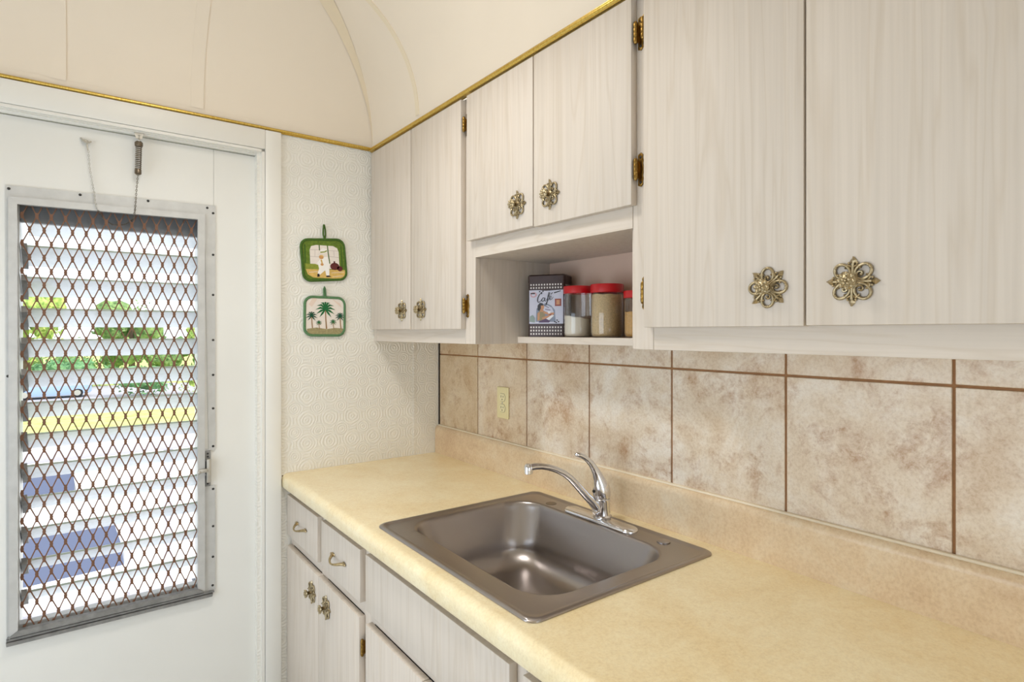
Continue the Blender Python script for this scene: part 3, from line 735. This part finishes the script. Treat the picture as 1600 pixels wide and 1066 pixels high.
# ------------------------------------------------------------------ potholders
def cloth(name, c, **k): return simple(name, c, .9, bump=.25, bs=500, **k)
def smooth_outline(cx, cz, hw, hh, r, rot):
    pts = [(x, z) for x, z, _ in rrect(0, 0, hw, hh, r, 0, 6)]
    c_, s_ = math.cos(rot), math.sin(rot)
    return [(cx + x * c_ - z * s_, cz + x * s_ + z * c_) for x, z in pts]
class Pic:
    """flat printed shapes laid on a front face that looks to -y"""
    def __init__(s, cx, cz, rot, k, px, pz, y): s.m = MB(); s.a = (cx, cz, math.cos(rot), math.sin(rot), k, px, pz); s.y = y; s.lv = 0; s.mats = []
    def pt(s, u, v):
        cx, cz, c, n_, k, px, pz = s.a; x, z = (u - px) * k, (pz - v) * k
        return (cx + x * c - z * n_, s.y - s.lv * .00005, cz + x * n_ + z * c)
    def col(s, mat):
        if mat not in s.mats: s.mats.append(mat)
        s.m.mat(s.mats.index(mat)); s.lv += 1; return s
    def poly(s, pts): s.m.poly([s.pt(u, v) for u, v in pts]); return s
    def rect(s, a, b, c, d): return s.poly([(a, b), (c, b), (c, d), (a, d)])
    def oval(s, u, v, a, b, n=16): return s.poly([(u + a * math.cos(k / n * 2 * PI), v + b * math.sin(k / n * 2 * PI)) for k in range(n)])
    def line(s, pts, w):
        P_ = [Vector(p) for p in pts]; L, R = [], []
        for i in range(len(P_)):
            d = (P_[min(i + 1, len(P_) - 1)] - P_[max(i - 1, 0)]); d = Vector((-d.y, d.x)).normalized()
            ww = (w[i] if isinstance(w, (list, tuple)) else w) / 2; L.append(P_[i] + d * ww); R.append(P_[i] - d * ww)
        for i in range(len(P_) - 1): s.poly([tuple(L[i]), tuple(L[i + 1]), tuple(R[i + 1]), tuple(R[i])])
        return s
GRN = cloth('dark_green_cloth', rgb(72, 106, 34), var=.3, vs=120); GRN2 = cloth('speckled_green_cloth', rgb(98, 140, 96), var=.4, vs=260)
BORDER = cloth('leafy_green_print', rgb(112, 138, 44), var=.45, vs=140); CREAMC = cloth('cream_cloth', rgb(236, 226, 216), var=.06, vs=40)
TANC = cloth('tan_print', rgb(226, 188, 106), var=.25, vs=90); BLK = cloth('black_print', rgb(40, 30, 26)); SKIN = cloth('skin_print', rgb(204, 152, 96)); WHT = cloth('white_print', rgb(246, 242, 236), var=.05, vs=60)
MAR = cloth('maroon_print', rgb(104, 44, 42), var=.3, vs=150); BRK = cloth('grey_brick_line', rgb(190, 176, 168)); PALM = cloth('palm_green_print', rgb(34, 112, 60), var=.35, vs=160); TRK = cloth('trunk_print', rgb(150, 116, 76))
OLV = cloth('olive_sand_print', rgb(172, 160, 116), var=.35, vs=140); PEACH = cloth('peach_print', rgb(228, 208, 192)); GLD = cloth('yellow_green_print', rgb(150, 160, 60), var=.3, vs=120); NVY = cloth('dark_palm_print', rgb(26, 82, 58), var=.3, vs=160)
def potholder(label, cx, cz, hw, hh, rot, bind, ground):
    p = thing('potholder', (cx, -.004, cz), label, 'potholder', 'potholders on the wall')
    o = smooth_outline(cx, cz, hw - .003, hh - .003, .028, rot)
    m = MB(); m.loft([[(x, -.0015, z) for x, z in o], [(x, -.008, z) for x, z in o]], True, True); m.build('pad', ground, p)
    o2 = smooth_outline(cx, cz, hw - .004, hh - .004, .027, rot)
    MB().tube([(x, -.0065, z) for x, z in o2], .0052, 8, closed=True).build('binding', bind, p)
    return p
ph1 = potholder('green-bordered potholder printed with a walking chef, the upper of two on the wall', -.5085, 1.700, .0855, .0800, math.radians(5), GRN, BORDER)
m = MB(); m.tube([(-.5075, -.008, 1.778), (-.5125, -.009, 1.795), (-.5125, -.010, 1.815), (-.5105, -.009, 1.833), (-.5090, -.009, 1.833), (-.5045, -.008, 1.815), (-.5035, -.008, 1.796), (-.5055, -.008, 1.779)], .0030, 8); m.build('hanging_loop', GRN, ph1)
k1 = .171 / 345
q = Pic(-.5085, 1.700, math.radians(2), k1, 318, 372, -.0084)
q.col(BORDER).poly([(175, 225), (440, 230), (470, 250), (480, 330), (482, 440), (470, 500), (430, 520), (220, 510), (180, 480), (170, 400), (168, 300)])
q.col(CREAMC).poly([(212, 440), (210, 300), (222, 272), (260, 262), (390, 264), (422, 280), (432, 310), (436, 440)])
q.col(BRK).line([(212, 300), (300, 296)], 3).line([(212, 350), (290, 352)], 3).line([(350, 300), (432, 300)], 3).line([(350, 345), (432, 350)], 3).line([(250, 300), (248, 350)], 3).line([(395, 300), (396, 345)], 3)
q.col(GLD).poly([(176, 405), (250, 405), (275, 415), (275, 448), (176, 448)])
q.col(TANC).poly([(176, 446), (482, 446), (476, 490), (440, 515), (230, 508), (190, 485)])
q.col(PEACH).line([(200, 470), (270, 462)], 4).line([(370, 470), (470, 462)], 4).line([(380, 500), (460, 490)], 4)
q.col(GRN).line([(283, 262), (284, 302)], 8).line([(346, 262), (350, 320), (360, 400)], 8).line([(176, 262), (174, 400)], 10).line([(452, 262), (456, 440)], 10)
q.col(MAR).oval(398, 420, 36, 28).oval(438, 436, 22, 20).rect(390, 380, 402, 398)
q.col(WHT).poly([(285, 372), (305, 352), (345, 350), (356, 400), (354, 470), (352, 496), (330, 492), (322, 452), (300, 470), (282, 486), (264, 478), (276, 440), (270, 410), (262, 396)])
q.poly([(288, 318), (290, 296), (312, 282), (338, 290), (340, 312), (318, 322)])
q.col(SKIN).oval(296, 352, 18, 16).oval(300, 408, 12, 10)
q.col(TANC).poly([(282, 340), (306, 336), (314, 350), (300, 346)]).poly([(288, 372), (300, 370), (306, 398), (296, 400)])
q.col(GLD).line([(290, 316), (322, 312), (340, 302)], 9)
q.col(BLK).poly([(262, 480), (276, 478), (280, 500), (260, 504)]).poly([(328, 492), (352, 490), (368, 500), (330, 504)])
q.m.build('printed_chef_scene', q.mats, ph1, flat=True)
ph2 = potholder('pale potholder printed with green palm trees, hanging below the chef one', -.5050, 1.4865, .0795, .0755, math.radians(-.5), GRN2, CREAMC)
m = MB(); m.tube([(-.5070, -.008, 1.560), (-.5105, -.009, 1.575), (-.5105, -.010, 1.590), (-.5080, -.009, 1.598), (-.5050, -.009, 1.590), (-.5035, -.008, 1.575), (-.5030, -.008, 1.560)], .0034, 8); m.build('hanging_loop', GRN2, ph2)
q = Pic(-.5050, 1.4865, 0, .159 / 330, 318, 792, -.0084)
q.col(PEACH).poly([(190, 700), (225, 645), (255, 660), (215, 720)]).poly([(370, 650), (440, 690), (450, 720), (410, 690)])
q.col(OLV).poly([(178, 890), (250, 880), (330, 892), (400, 882), (470, 888), (470, 930), (440, 948), (210, 946), (178, 925)])
def palm(cx, cy, r, base, w, mat, n_):
    q.col(TRK).line([(cx + w, base), (cx + w * .3, (cy + base) / 2), (cx, cy)], [w * 1.2, w, w])
    for k in range(n_):
        q.col(mat); a = -PI / 2 + (k - (n_ - 1) / 2) / n_ * 2 * PI * .88; dx, dy = math.cos(a), math.sin(a)
        q.line([(cx, cy), (cx + dx * r * .5, cy + dy * r * .62 - r * .08), (cx + dx * r, cy + dy * r * .85 + r * .12)], [w, r * .2, 1])
palm(320, 735, 78, 890, 9, PALM, 11); palm(212, 790, 46, 884, 7, NVY, 9); palm(437, 792, 42, 888, 7, NVY, 9); palm(268, 842, 24, 892, 5, PALM, 8); palm(380, 836, 28, 888, 5, PALM, 8)
q.m.build('printed_palm_trees', q.mats, ph2, flat=True)

# ------------------------------------------------------------------ tin and jars in the niche
SH = 1.4127
tn = thing('coffee_tin', (-.082, -.818, SH), 'rectangular dark coffee tin with gingham bands and pale Café label in the niche', 'tin')
ANG = math.radians(211 - 180)          # tin front turned towards the room
ca, sa = math.cos(ANG), math.sin(ANG)
def tw(a, b, z):                        # a: outward from front, b: to the right as seen from the front
    return (-.082 - a * ca + b * (sa), -.818 - a * sa - b * ca, z)
DKB = simple('dark_brown_tin', rgb(62, 42, 38), .35, .2, var=.2, vs=60); LAV = simple('pale_lavender_print', rgb(206, 206, 222), .35, var=.05, vs=30); WTD = simple('white_check_print', rgb(226, 218, 212), .4)
SLATE = simple('slate_blue_print', rgb(132, 140, 160), .4); PSKIN = simple('warm_skin_print', rgb(206, 146, 100), .4); PHAIR = simple('black_hair_print', rgb(30, 24, 28), .4); PDRESS = simple('olive_dress_print', rgb(150, 134, 92), .4)
PRED = simple('rust_stamp_print', rgb(150, 66, 48), .4); PURP = simple('plum_print', rgb(84, 56, 92), .4); PWHITE = simple('white_cup_print', rgb(240, 238, 240), .4); PGRN = simple('grey_green_print', rgb(140, 156, 150), .4); PINKP = simple('pink_print', rgb(206, 160, 170), .4)
HA, HB, TH = .0380, .0590, .190
def tin_loop(ha, hb, r, z): return [tw(y, x, z) for x, y, _ in rrect(0, 0, hb, ha, r, 0, 5)]
m = MB(); m.loft([tin_loop(HA, HB, .007, SH + .0003), tin_loop(HA, HB, .007, SH + TH - .022)], True, True); m.build('can', DKB, tn, ang=30)
m = MB(); m.loft([tin_loop(HA + .0012, HB + .0012, .008, SH + TH - .024), tin_loop(HA + .0012, HB + .0012, .008, SH + TH - .004), tin_loop(HA - .002, HB - .002, .007, SH + TH), tin_loop(HA - .005, HB - .005, .006, SH + TH - .001)], True, True)
m.build('lid', DKB, tn, ang=30)
class TinPic(Pic):
    def __init__(s): s.m = MB(); s.lv = 0; s.mats = []
    def pt(s, u, v):  # u 0..100 across the front, v 0..161 downwards
        return tw(HA + .0004 + s.lv * .00009, (u - 50) / 100 * HB * 2, SH + TH - v / 161 * TH)
q = TinPic()
q.col(WTD)
for r_ in range(2):
    for c_ in range(12): q.rect(7 + c_ * 7.4, 24 + r_ * 8.0, 10.6 + c_ * 7.4, 28.2 + r_ * 8.0)
for r_ in range(3):
    for c_ in range(12): q.rect(7 + c_ * 7.4, 134 + r_ * 8.6, 10.8 + c_ * 7.4, 138.4 + r_ * 8.6)
q.col(LAV).poly([(4, 40), (30, 40), (50, 42), (96, 40), (96, 127), (4, 127)])
q.col(SLATE).poly([(22, 122), (24, 88), (34, 78), (50, 74), (64, 80), (74, 92), (76, 122)])
q.col(LAV).poly([(40, 84), (54, 79), (66, 86), (72, 100), (60, 104), (46, 100)])
q.col(PDRESS).poly([(26, 118), (26, 100), (34, 92), (46, 94), (48, 112), (44, 120)])
q.col(PSKIN).oval(38, 84, 7, 8).poly([(34, 90), (42, 90), (44, 97), (34, 96)]).poly([(27, 100), (33, 96), (32, 116), (27, 120)]).line([(44, 97), (58, 102), (72, 100)], [6, 5, 4]).line([(40, 114), (56, 108), (70, 103)], [6, 5, 3])
q.col(PHAIR).poly([(27, 92), (27, 80), (33, 73), (41, 74), (43, 80), (36, 80), (36, 88), (32, 94)])
q.col(PWHITE).poly([(54, 95), (63, 95), (61, 101), (56, 101)]).poly([(42, 120), (66, 104), (72, 106), (52, 124)])
q.col(PRED).rect(74, 63, 91, 82).poly([(56, 104), (66, 101), (64, 106)])
q.col(PSKIN).rect(78, 66, 87, 78)
q.col(PURP).poly([(32, 120), (50, 114), (62, 120), (58, 124), (30, 124)]).line([(46, 80), (58, 86)], 1.5).line([(48, 90), (62, 92)], 1.5)
q.col(PINKP).oval(16, 52, 9, 7)
q.col(LAV).oval(16, 52, 5, 4)
q.col(PGRN).poly([(5, 122), (6, 108), (14, 104), (20, 112), (20, 124)])
q.col(PHAIR)
for u, v in ((33, 44), (38, 47), (42, 43), (74, 122), (80, 118), (84, 122), (78, 124)): q.oval(u, v, 2.2, 1.8, 8)
q.line([(72, 48), (90, 43)], [3, 2]).rect(8, 47, 20, 50)
# hand-drawn script word: Café
q.col(PHAIR)
q.line([(39, 50), (36, 48), (32, 52), (28, 60), (27, 68), (29, 72), (34, 70), (38, 65)], [2.4, 1.6, 2, 2.6, 2.6, 2.2, 1.4, 1.1])           # C
q.line([(46, 61), (42, 60), (39, 64), (39, 69), (42, 70), (46, 65), (47, 60), (46, 67), (49, 69), (52, 65)], [1.4, 1.6, 2.1, 2, 1.4, 1.4, 2, 2, 1.3, 1.1])  # a
q.line([(52, 65), (58, 56), (61, 47), (58, 46), (56, 54), (54, 68), (51, 78), (49, 78), (52, 71), (58, 64)], [1.1, 1.2, 1.5, 1.6, 2.2, 2.4, 2, 1.4, 1.2, 1.1]) # f
q.line([(58, 64), (64, 60), (64, 56), (61, 56), (59, 61), (61, 66), (66, 64), (70, 58)], [1.1, 1.3, 1.6, 1.8, 2.1, 1.8, 1.3, 1])           # e
q.line([(63, 52), (68, 47)], [1.6, 2.2])                                                                                       # accent
q.m.build('printed_label', q.mats, tn, flat=True)
# side of the tin
sd = MB()
for r_ in range(2):
    for c_ in range(6):
        b0, z0 = -.030 + c_ * .0105, SH + TH - .030 - r_ * .0095
        sd.poly([tw(-(b0), HB + .0004, z0), tw(-(b0 + .005), HB + .0004, z0), tw(-(b0 + .005), HB + .0004, z0 - .005), tw(-b0, HB + .0004, z0 - .005)])
sd.build('printed_side_check', WTD, tn, flat=True)

def jar(label, x, y, r, H, lid_h, fill, cmat, tilt=0):
    j = thing('storage_jar', (x, y, SH), label, 'jar', 'red lidded jars on the niche shelf')
    m = MB(); m.lathe([(.0002, .0004), (r * .86, .0004), (r * .96, .004), (r, .012), (r, H - lid_h - .008), (r * .95, H - lid_h - .001), (r * .93, H - .004)], (x, y, SH), 'z', 40, caps=False); m.build('glass', GLASS, j, ang=50)
    m = MB(); rr_ = r - .0022; n_ = 36
    loops = [[(x + rr_ * f * math.cos(2 * PI * k / n_), y + rr_ * f * math.sin(2 * PI * k / n_), SH + z) for k in range(n_)] for f, z in ((.85, .0026), (.95, .006), (1, .013))]
    def top(f): return [(x + rr_ * f * math.cos(2 * PI * k / n_), y + rr_ * f * math.sin(2 * PI * k / n_), SH + fill + f * (tilt * math.cos(2 * PI * k / n_ - 2.2) + .0012 * math.sin(5 * k))) for k in range(n_)]
    loops += [top(1), top(.66), top(.33)]
    m.loft(loops, True, True); m.build('contents', cmat, j, ang=40)
    m = MB(); pf = [(r * .99, H - lid_h), (r * 1.035, H - lid_h + .0015), (r * 1.035, H - .003), (r * 1.01, H), (r * .9, H + .0006), (.0002, H - .0004)]
    m.loft([[(x + q_ * (1 - .012 * (k % 2) * (0 if q_ < r * 1.02 else 1)) * math.cos(2 * PI * k / 96), y + q_ * (1 - .012 * (k % 2) * (0 if q_ < r * 1.02 else 1)) * math.sin(2 * PI * k / 96), SH + h_) for k in range(96)] for q_, h_ in pf])
    m.build('lid', RED, j, ang=40)
    return j
jar('red lidded clear jar part full of white flour, next to the coffee tin', -.080, -.943, .0425, .148, .0215, .058, FLOUR, .006)
jar('red lidded clear jar filled to the top with brown rice, middle of the three', -.080, -1.058, .0445, .1465, .0235, .118, RICE, .001)
jar('shorter red lidded jar with golden grain, half hidden by the right cabinet', -.080, -1.178, .0425, .122, .0190, .066, SPICE, .002)

# ------------------------------------------------------------------ outside the door
GZ = -3.0
CONC = simple('sunlit_concrete', rgb(236, 234, 230), .85, var=.05, vs=2); LAWN = mat_leaf('lawn_grass', rgb(150, 176, 84), rgb(206, 208, 130), 1.2); ROAD = simple('pale_asphalt', rgb(170, 168, 172), .9, var=.06, vs=3)
RAILM = simple('pale_lavender_railing', rgb(200, 198, 210), .5); STUCCO = simple('white_stucco', rgb(244, 242, 238), .8, var=.03, vs=2); ROOFM = simple('pale_roof_tiles', rgb(216, 204, 196), .8, var=.1, vs=6)
TREE_A = mat_leaf('tree_leaves_yellow_green', rgb(98, 138, 56), rgb(206, 214, 120), 2.2); TREE_B = mat_leaf('tree_leaves_dark', rgb(70, 106, 62), rgb(150, 176, 104), 2.4); BUSH = mat_leaf('bush_leaves', rgb(70, 120, 78), rgb(128, 168, 112), 3.5); BARK = simple('tree_bark', rgb(112, 92, 74), .9, var=.3, vs=6)
CARW = simple('white_car_paint', rgb(240, 240, 242), .25, Coat_Weight=.6); CARB = simple('blue_car_paint', rgb(150, 174, 212), .3, Coat_Weight=.6); CARG = simple('blue_tinted_car_glass', rgb(84, 92, 116), .3)
TYRE = simple('tyre_rubber', rgb(34, 34, 36), .8); TRIMB = simple('black_car_trim', rgb(60, 60, 66), .5)
struct(MB().box(-30, 30, .8, 26.2, GZ - .3, GZ).build('parking_ground', CONC), 'white sunlit parking lot below the door', 'parking lot')
struct(MB().box(-60, 60, 26.2, 28.2, GZ - .3, GZ + .02).build('kerb_road', ROAD))
struct(MB().box(-90, 90, 28.2, 43, GZ - .3, GZ + .03).build('lawn', LAWN))
struct(MB().box(-120, 120, 43, 56, GZ - .3, GZ).build('street', ROAD))
struct(MB().box(-140, 140, 56, 130, GZ - .3, GZ + .03).build('far_lawn', LAWN))
struct(MB().box(-6, 3, .12, 1.46, -.16, -.03).build('landing', CONC))
rl = thing('railing', (-1.2, 1.4, -.03), 'pale railing of the landing outside the louvred door window', 'railing')
MB().box(-4, 2, 1.385, 1.425, .80, .852, .006, 2).build('top_rail', RAILM, rl)
MB().box(-4, 2, 1.395, 1.415, .04, .08).build('bottom_rail', RAILM, rl)
for x, w in ((-.862, .042), (-1.03, .014), (-2.0, .042), (.3, .042)): MB().box(x - w / 2, x + w / 2, 1.39, 1.42, -.03, .80).build('post', RAILM, rl)

def car(label, x, y, rz, body, name='car'):
    root = thing(name, (x, y, GZ), label, 'car')
    R = Matrix.Rotation(rz, 3, 'Z'); O = Vector((x, y, GZ))
    def W(px, py, pz): return O + R @ Vector((px, py, pz))
    # stations along the length: x, half width, sill z, belt z
    st = [(-2.25, .70, .42, .62), (-2.15, .80, .28, .74), (-1.5, .86, .22, .86), (-.7, .88, .20, .92), (.6, .88, .20, .95), (1.5, .86, .22, .98), (2.1, .82, .30, .94), (2.2, .74, .42, .80)]
    m = MB(); m.loft([[W(px, -hw, z0), W(px, -hw * 1.02, (z0 + z1) / 2), W(px, -hw * .94, z1 - .05), W(px, -hw * .80, z1), W(px, hw * .80, z1), W(px, hw * .94, z1 - .05), W(px, hw * 1.02, (z0 + z1) / 2), W(px, hw, z0)] for px, hw, z0, z1 in st], True, True)
    m.build('body', body, root, ang=40)
    m = MB(); m.loft([[W(px, -hw, z), W(px, hw, z), W(px, hw * .86, z2), W(px, -hw * .86, z2)] for px, hw, z, z2 in ((-.95, .76, .88, .90), (-.25, .78, .9, 1.40), (.5, .78, .92, 1.44), (1.25, .76, .94, 1.40), (1.95, .72, .93, .96))], True, True); m.build('windows', CARG, root, ang=30)
    m = MB(); m.loft([[W(px, -hw, z), W(px, hw, z), W(px, hw, z + .05), W(px, -hw, z + .05)] for px, hw, z in ((-.28, .64, 1.385), (.5, .67, 1.43), (1.28, .64, 1.385))], True, True)
    for sx in (-1, 1):
        for a, b in (((-.95, .9), (-.25, 1.40)), ((.45, .93), (.45, 1.44)), ((1.95, .94), (1.25, 1.40))): m.tube([W(a[0], sx * .75, a[1]), W(b[0], sx * .665, b[1])], .045, 6)
    m.build('roof', body, root, ang=40)
    for px in (-1.35, 1.40):
        for sy in (-1, 1):
            c = W(px, sy * .78, .32); w = MB(); ax = R @ Vector((0, 1, 0))
            w.tube([c - ax * .1, c - ax * .08, c + ax * .08, c + ax * .1], [.26, .32, .32, .26], 20)
            w.mat(1).tube([c - ax * .105, c + ax * .105], .19, 14); w.build('wheel', [TYRE, PLATED], root)
    m = MB(); m.tube([W(-2.2, -.72, .40), W(-2.30, -.4, .40), W(-2.30, .4, .40), W(-2.2, .72, .40)], .06, 8); m.build('bumper', TRIMB, root)
    m = MB(); m.loft([[W(-2.27, -.35, .55), W(-2.27, .35, .55), W(-2.24, .35, .70), W(-2.24, -.35, .70)], [W(-2.2, -.35, .55), W(-2.2, .35, .55), W(-2.2, .35, .70), W(-2.2, -.35, .70)]], True, True); m.build('grille', TRIMB, root)
    return root
car('white parked car nearest the railing, its windscreen towards the louvred door', -1.42, 9.25, math.radians(96), CARW)
car('white parked car at left behind the nearest one, farther from the door', -1.95, 14.3, math.radians(91), CARW)
car('pale blue car on the street beyond the lawn', -2.6, 47.5, math.radians(3), CARB)

def crown(m, c, r, nb, seed):
    rnd = random.Random(seed)
    for _ in range(nb):
        d = Vector((rnd.uniform(-1, 1), rnd.uniform(-1, 1), rnd.uniform(-.8, .9)))
        if d.length > 1: d.normalize()
        p = Vector((c[0] + d.x * r[0] * .7, c[1] + d.y * r[1] * .7, c[2] + d.z * r[2] * .7)); s_ = rnd.uniform(.30, .5)
        t = bmesh.new(); bmesh.ops.create_icosphere(t, subdivisions=2, radius=1)
        for v in t.verts:
            k = 1 + rnd.uniform(-.28, .28); v.co = Vector((v.co.x * r[0] * s_ * k, v.co.y * r[1] * s_ * k, v.co.z * r[2] * s_ * k)) + p
        m._merge(t)
    for _ in range(nb * 45):                             # loose leaf clusters on the outside
        d = Vector((rnd.gauss(0, 1), rnd.gauss(0, 1), rnd.gauss(0, 1))).normalized() * rnd.uniform(.75, 1.08)
        p = Vector((c[0] + d.x * r[0], c[1] + d.y * r[1], c[2] + d.z * r[2])); a = Vector((rnd.uniform(-1, 1), rnd.uniform(-1, 1), rnd.uniform(-1, 1))).normalized(); b = a.orthogonal().normalized(); q_ = .10 * max(r) * rnd.uniform(.4, 1)
        m.poly([p - a * q_, p + b * q_ * .5, p + a * q_, p - b * q_ * .5])
def tree(label, x, y, h, r, mat, seed):
    g = thing('tree', (x, y, GZ), label, 'tree', 'trees beyond the street')
    m = MB(); m.tube([(x, y, GZ), (x + .1, y, GZ + h * .35), (x, y + .1, GZ + h * .65)], [.28, .22, .14], 8); m.build('trunk', BARK, g)
    m = MB(); crown(m, (x, y, GZ + h * .62), (r, r, h * .4), 9, seed); m.build('crown', mat, g, flat=True)
tree('yellow-green tree at the left edge of the louvred window', -4.6, 61.0, 8.4, 2.7, TREE_A, 1)
tree('dark green tree second from left beyond the street', 2.8, 61.0, 7.2, 2.7, TREE_B, 2)
tree('light green bushy tree second from right beyond the street', 10.2, 61.0, 6.2, 2.7, TREE_A, 3)
tree('small dark tree farthest right beside the white building', 17.2, 62.0, 5.0, 2.4, TREE_B, 4)
hg = thing('hedge', (2, 68, GZ), 'long green hedge running behind the row of trees', 'hedge')
m = MB()
for k in range(9): crown(m, (-11 + k * 3.2, 68, GZ + 1.9), (2.4, 1.4, 2.0), 4, 30 + k)
m.build('foliage', TREE_B, hg, flat=True)
def bush(label, x, y, r, h, mat, seed):
    g = thing('bush', (x, y, GZ + .03), label, 'bush', 'bushes along the street')
    m = MB(); crown(m, (x, y, GZ + h * .5), (r, r * .8, h * .52), 7, seed); m.build('foliage', mat, g, flat=True)
bush('rounded green bush to the right of the pale blue car', 2.6, 45.5, 1.7, 2.0, BUSH, 11)
bush('yellow-green bush on the lawn edge at right', 5.6, 44.5, 1.1, 1.5, TREE_A, 12)
bush('low dark green hedge bush behind the pale blue car', -1.4, 56.5, 3.0, 2.2, BUSH, 13)
bd = thing('white_building', (24, 72, GZ), 'long white low building with pale roof at the right beyond the trees', 'building')
MB().box(13, 40, 74, 84, GZ, GZ + 4.4).build('walls', STUCCO, bd)
MB().prism([(12.4, 73.4, GZ + 4.4), (12.4, 84.6, GZ + 4.4), (12.4, 79, GZ + 6.4)], (28.2, 0, 0)).build('roof', ROOFM, bd)
for k in range(6): MB().box(15 + k * 4, 16.6 + k * 4, 73.95, 74.02, GZ + 1.2, GZ + 2.8).build('window', CARG, bd)

# ------------------------------------------------------------------ lamp, added fill lights, sun and sky
lamp = thing('ceiling_lamp', (-.98, -.90, 2.588), 'round opal glass ceiling lamp over the galley', 'ceiling lamp')
OPAL = mat_emit('opal_glass_lit', (1.0, .93, .84, 1), LAMP_GLOW)
m = MB(); m.lathe([(.175, 2.588), (.175, 2.566), (.165, 2.560)], (-.98, -.90, 0), 'z', 40); m.build('lamp_base', GOLD, lamp)
m = MB(); m.lathe([(.163, 2.562), (.158, 2.535), (.135, 2.505), (.09, 2.485), (.0002, 2.476)], (-.98, -.90, 0), 'z', 40, caps=False); m.build('lamp_shade', OPAL, lamp)
def area(name, loc, rot, sx, sy, power, col):
    l = bpy.data.lights.new(name, 'AREA'); l.shape = 'RECTANGLE'; l.size = sx; l.size_y = sy; l.energy = power; l.color = col
    o = bpy.data.objects.new(name, l); COL.objects.link(o); o.location = loc; o.rotation_euler = rot; return o
pl_ = bpy.data.lights.new('lamp_light', 'AREA'); pl_.shape = 'DISK'; pl_.size = .3; pl_.energy = E_LAMP; pl_.color = (1.0, .98, .94); pl_.spread = math.radians(130)
po = bpy.data.objects.new('lamp_light', pl_); COL.objects.link(po); po.location = (-.98, -.90, 2.47)
area('fill_light_opposite', (XO - .02, -1.2, .95), (0, -PI / 2, 0), 1.5, 1.5, E_OPP, (.66, .82, 1.0))  # added fill lamp in the unseen opening, tinted blue for the base cabinets
area('fill_light_rear', (-1.35, YR - .02, 1.4), (PI / 2, 0, 0), 1.7, 1.4, E_REAR, (.86, .94, 1.0))  # added fill lamp in the rear opening, flat light from behind the camera
sun = bpy.data.lights.new('sun', 'SUN'); sun.energy = E_SUN; sun.angle = math.radians(1); sun.color = (1, .96, .88)
so = bpy.data.objects.new('sun', sun); COL.objects.link(so)
so.rotation_euler = Vector((-.55, .45, -.75)).to_track_quat('-Z', 'Y').to_euler()
w = bpy.data.worlds.new('world'); sc.world = w; w.use_nodes = True
bg = w.node_tree.nodes['Background']; bg.inputs[0].default_value = (.86, .92, 1.0, 1); bg.inputs[1].default_value = E_SKY

for o in (KNOB, HINGE, PULL): bpy.data.objects.remove(o)
vs = sc.view_settings
vs.view_transform = 'Standard'; vs.look = 'None'; vs.exposure = 0.0; vs.gamma = 1.0; vs.use_curve_mapping = False
sc.cycles.use_denoising = True
sc.cycles.max_bounces = 10; sc.cycles.diffuse_bounces = 5; sc.cycles.transparent_max_bounces = 16
sc.cycles.caustics_reflective = False; sc.cycles.caustics_refractive = False
sc.cycles.sample_clamp_indirect = 6.0
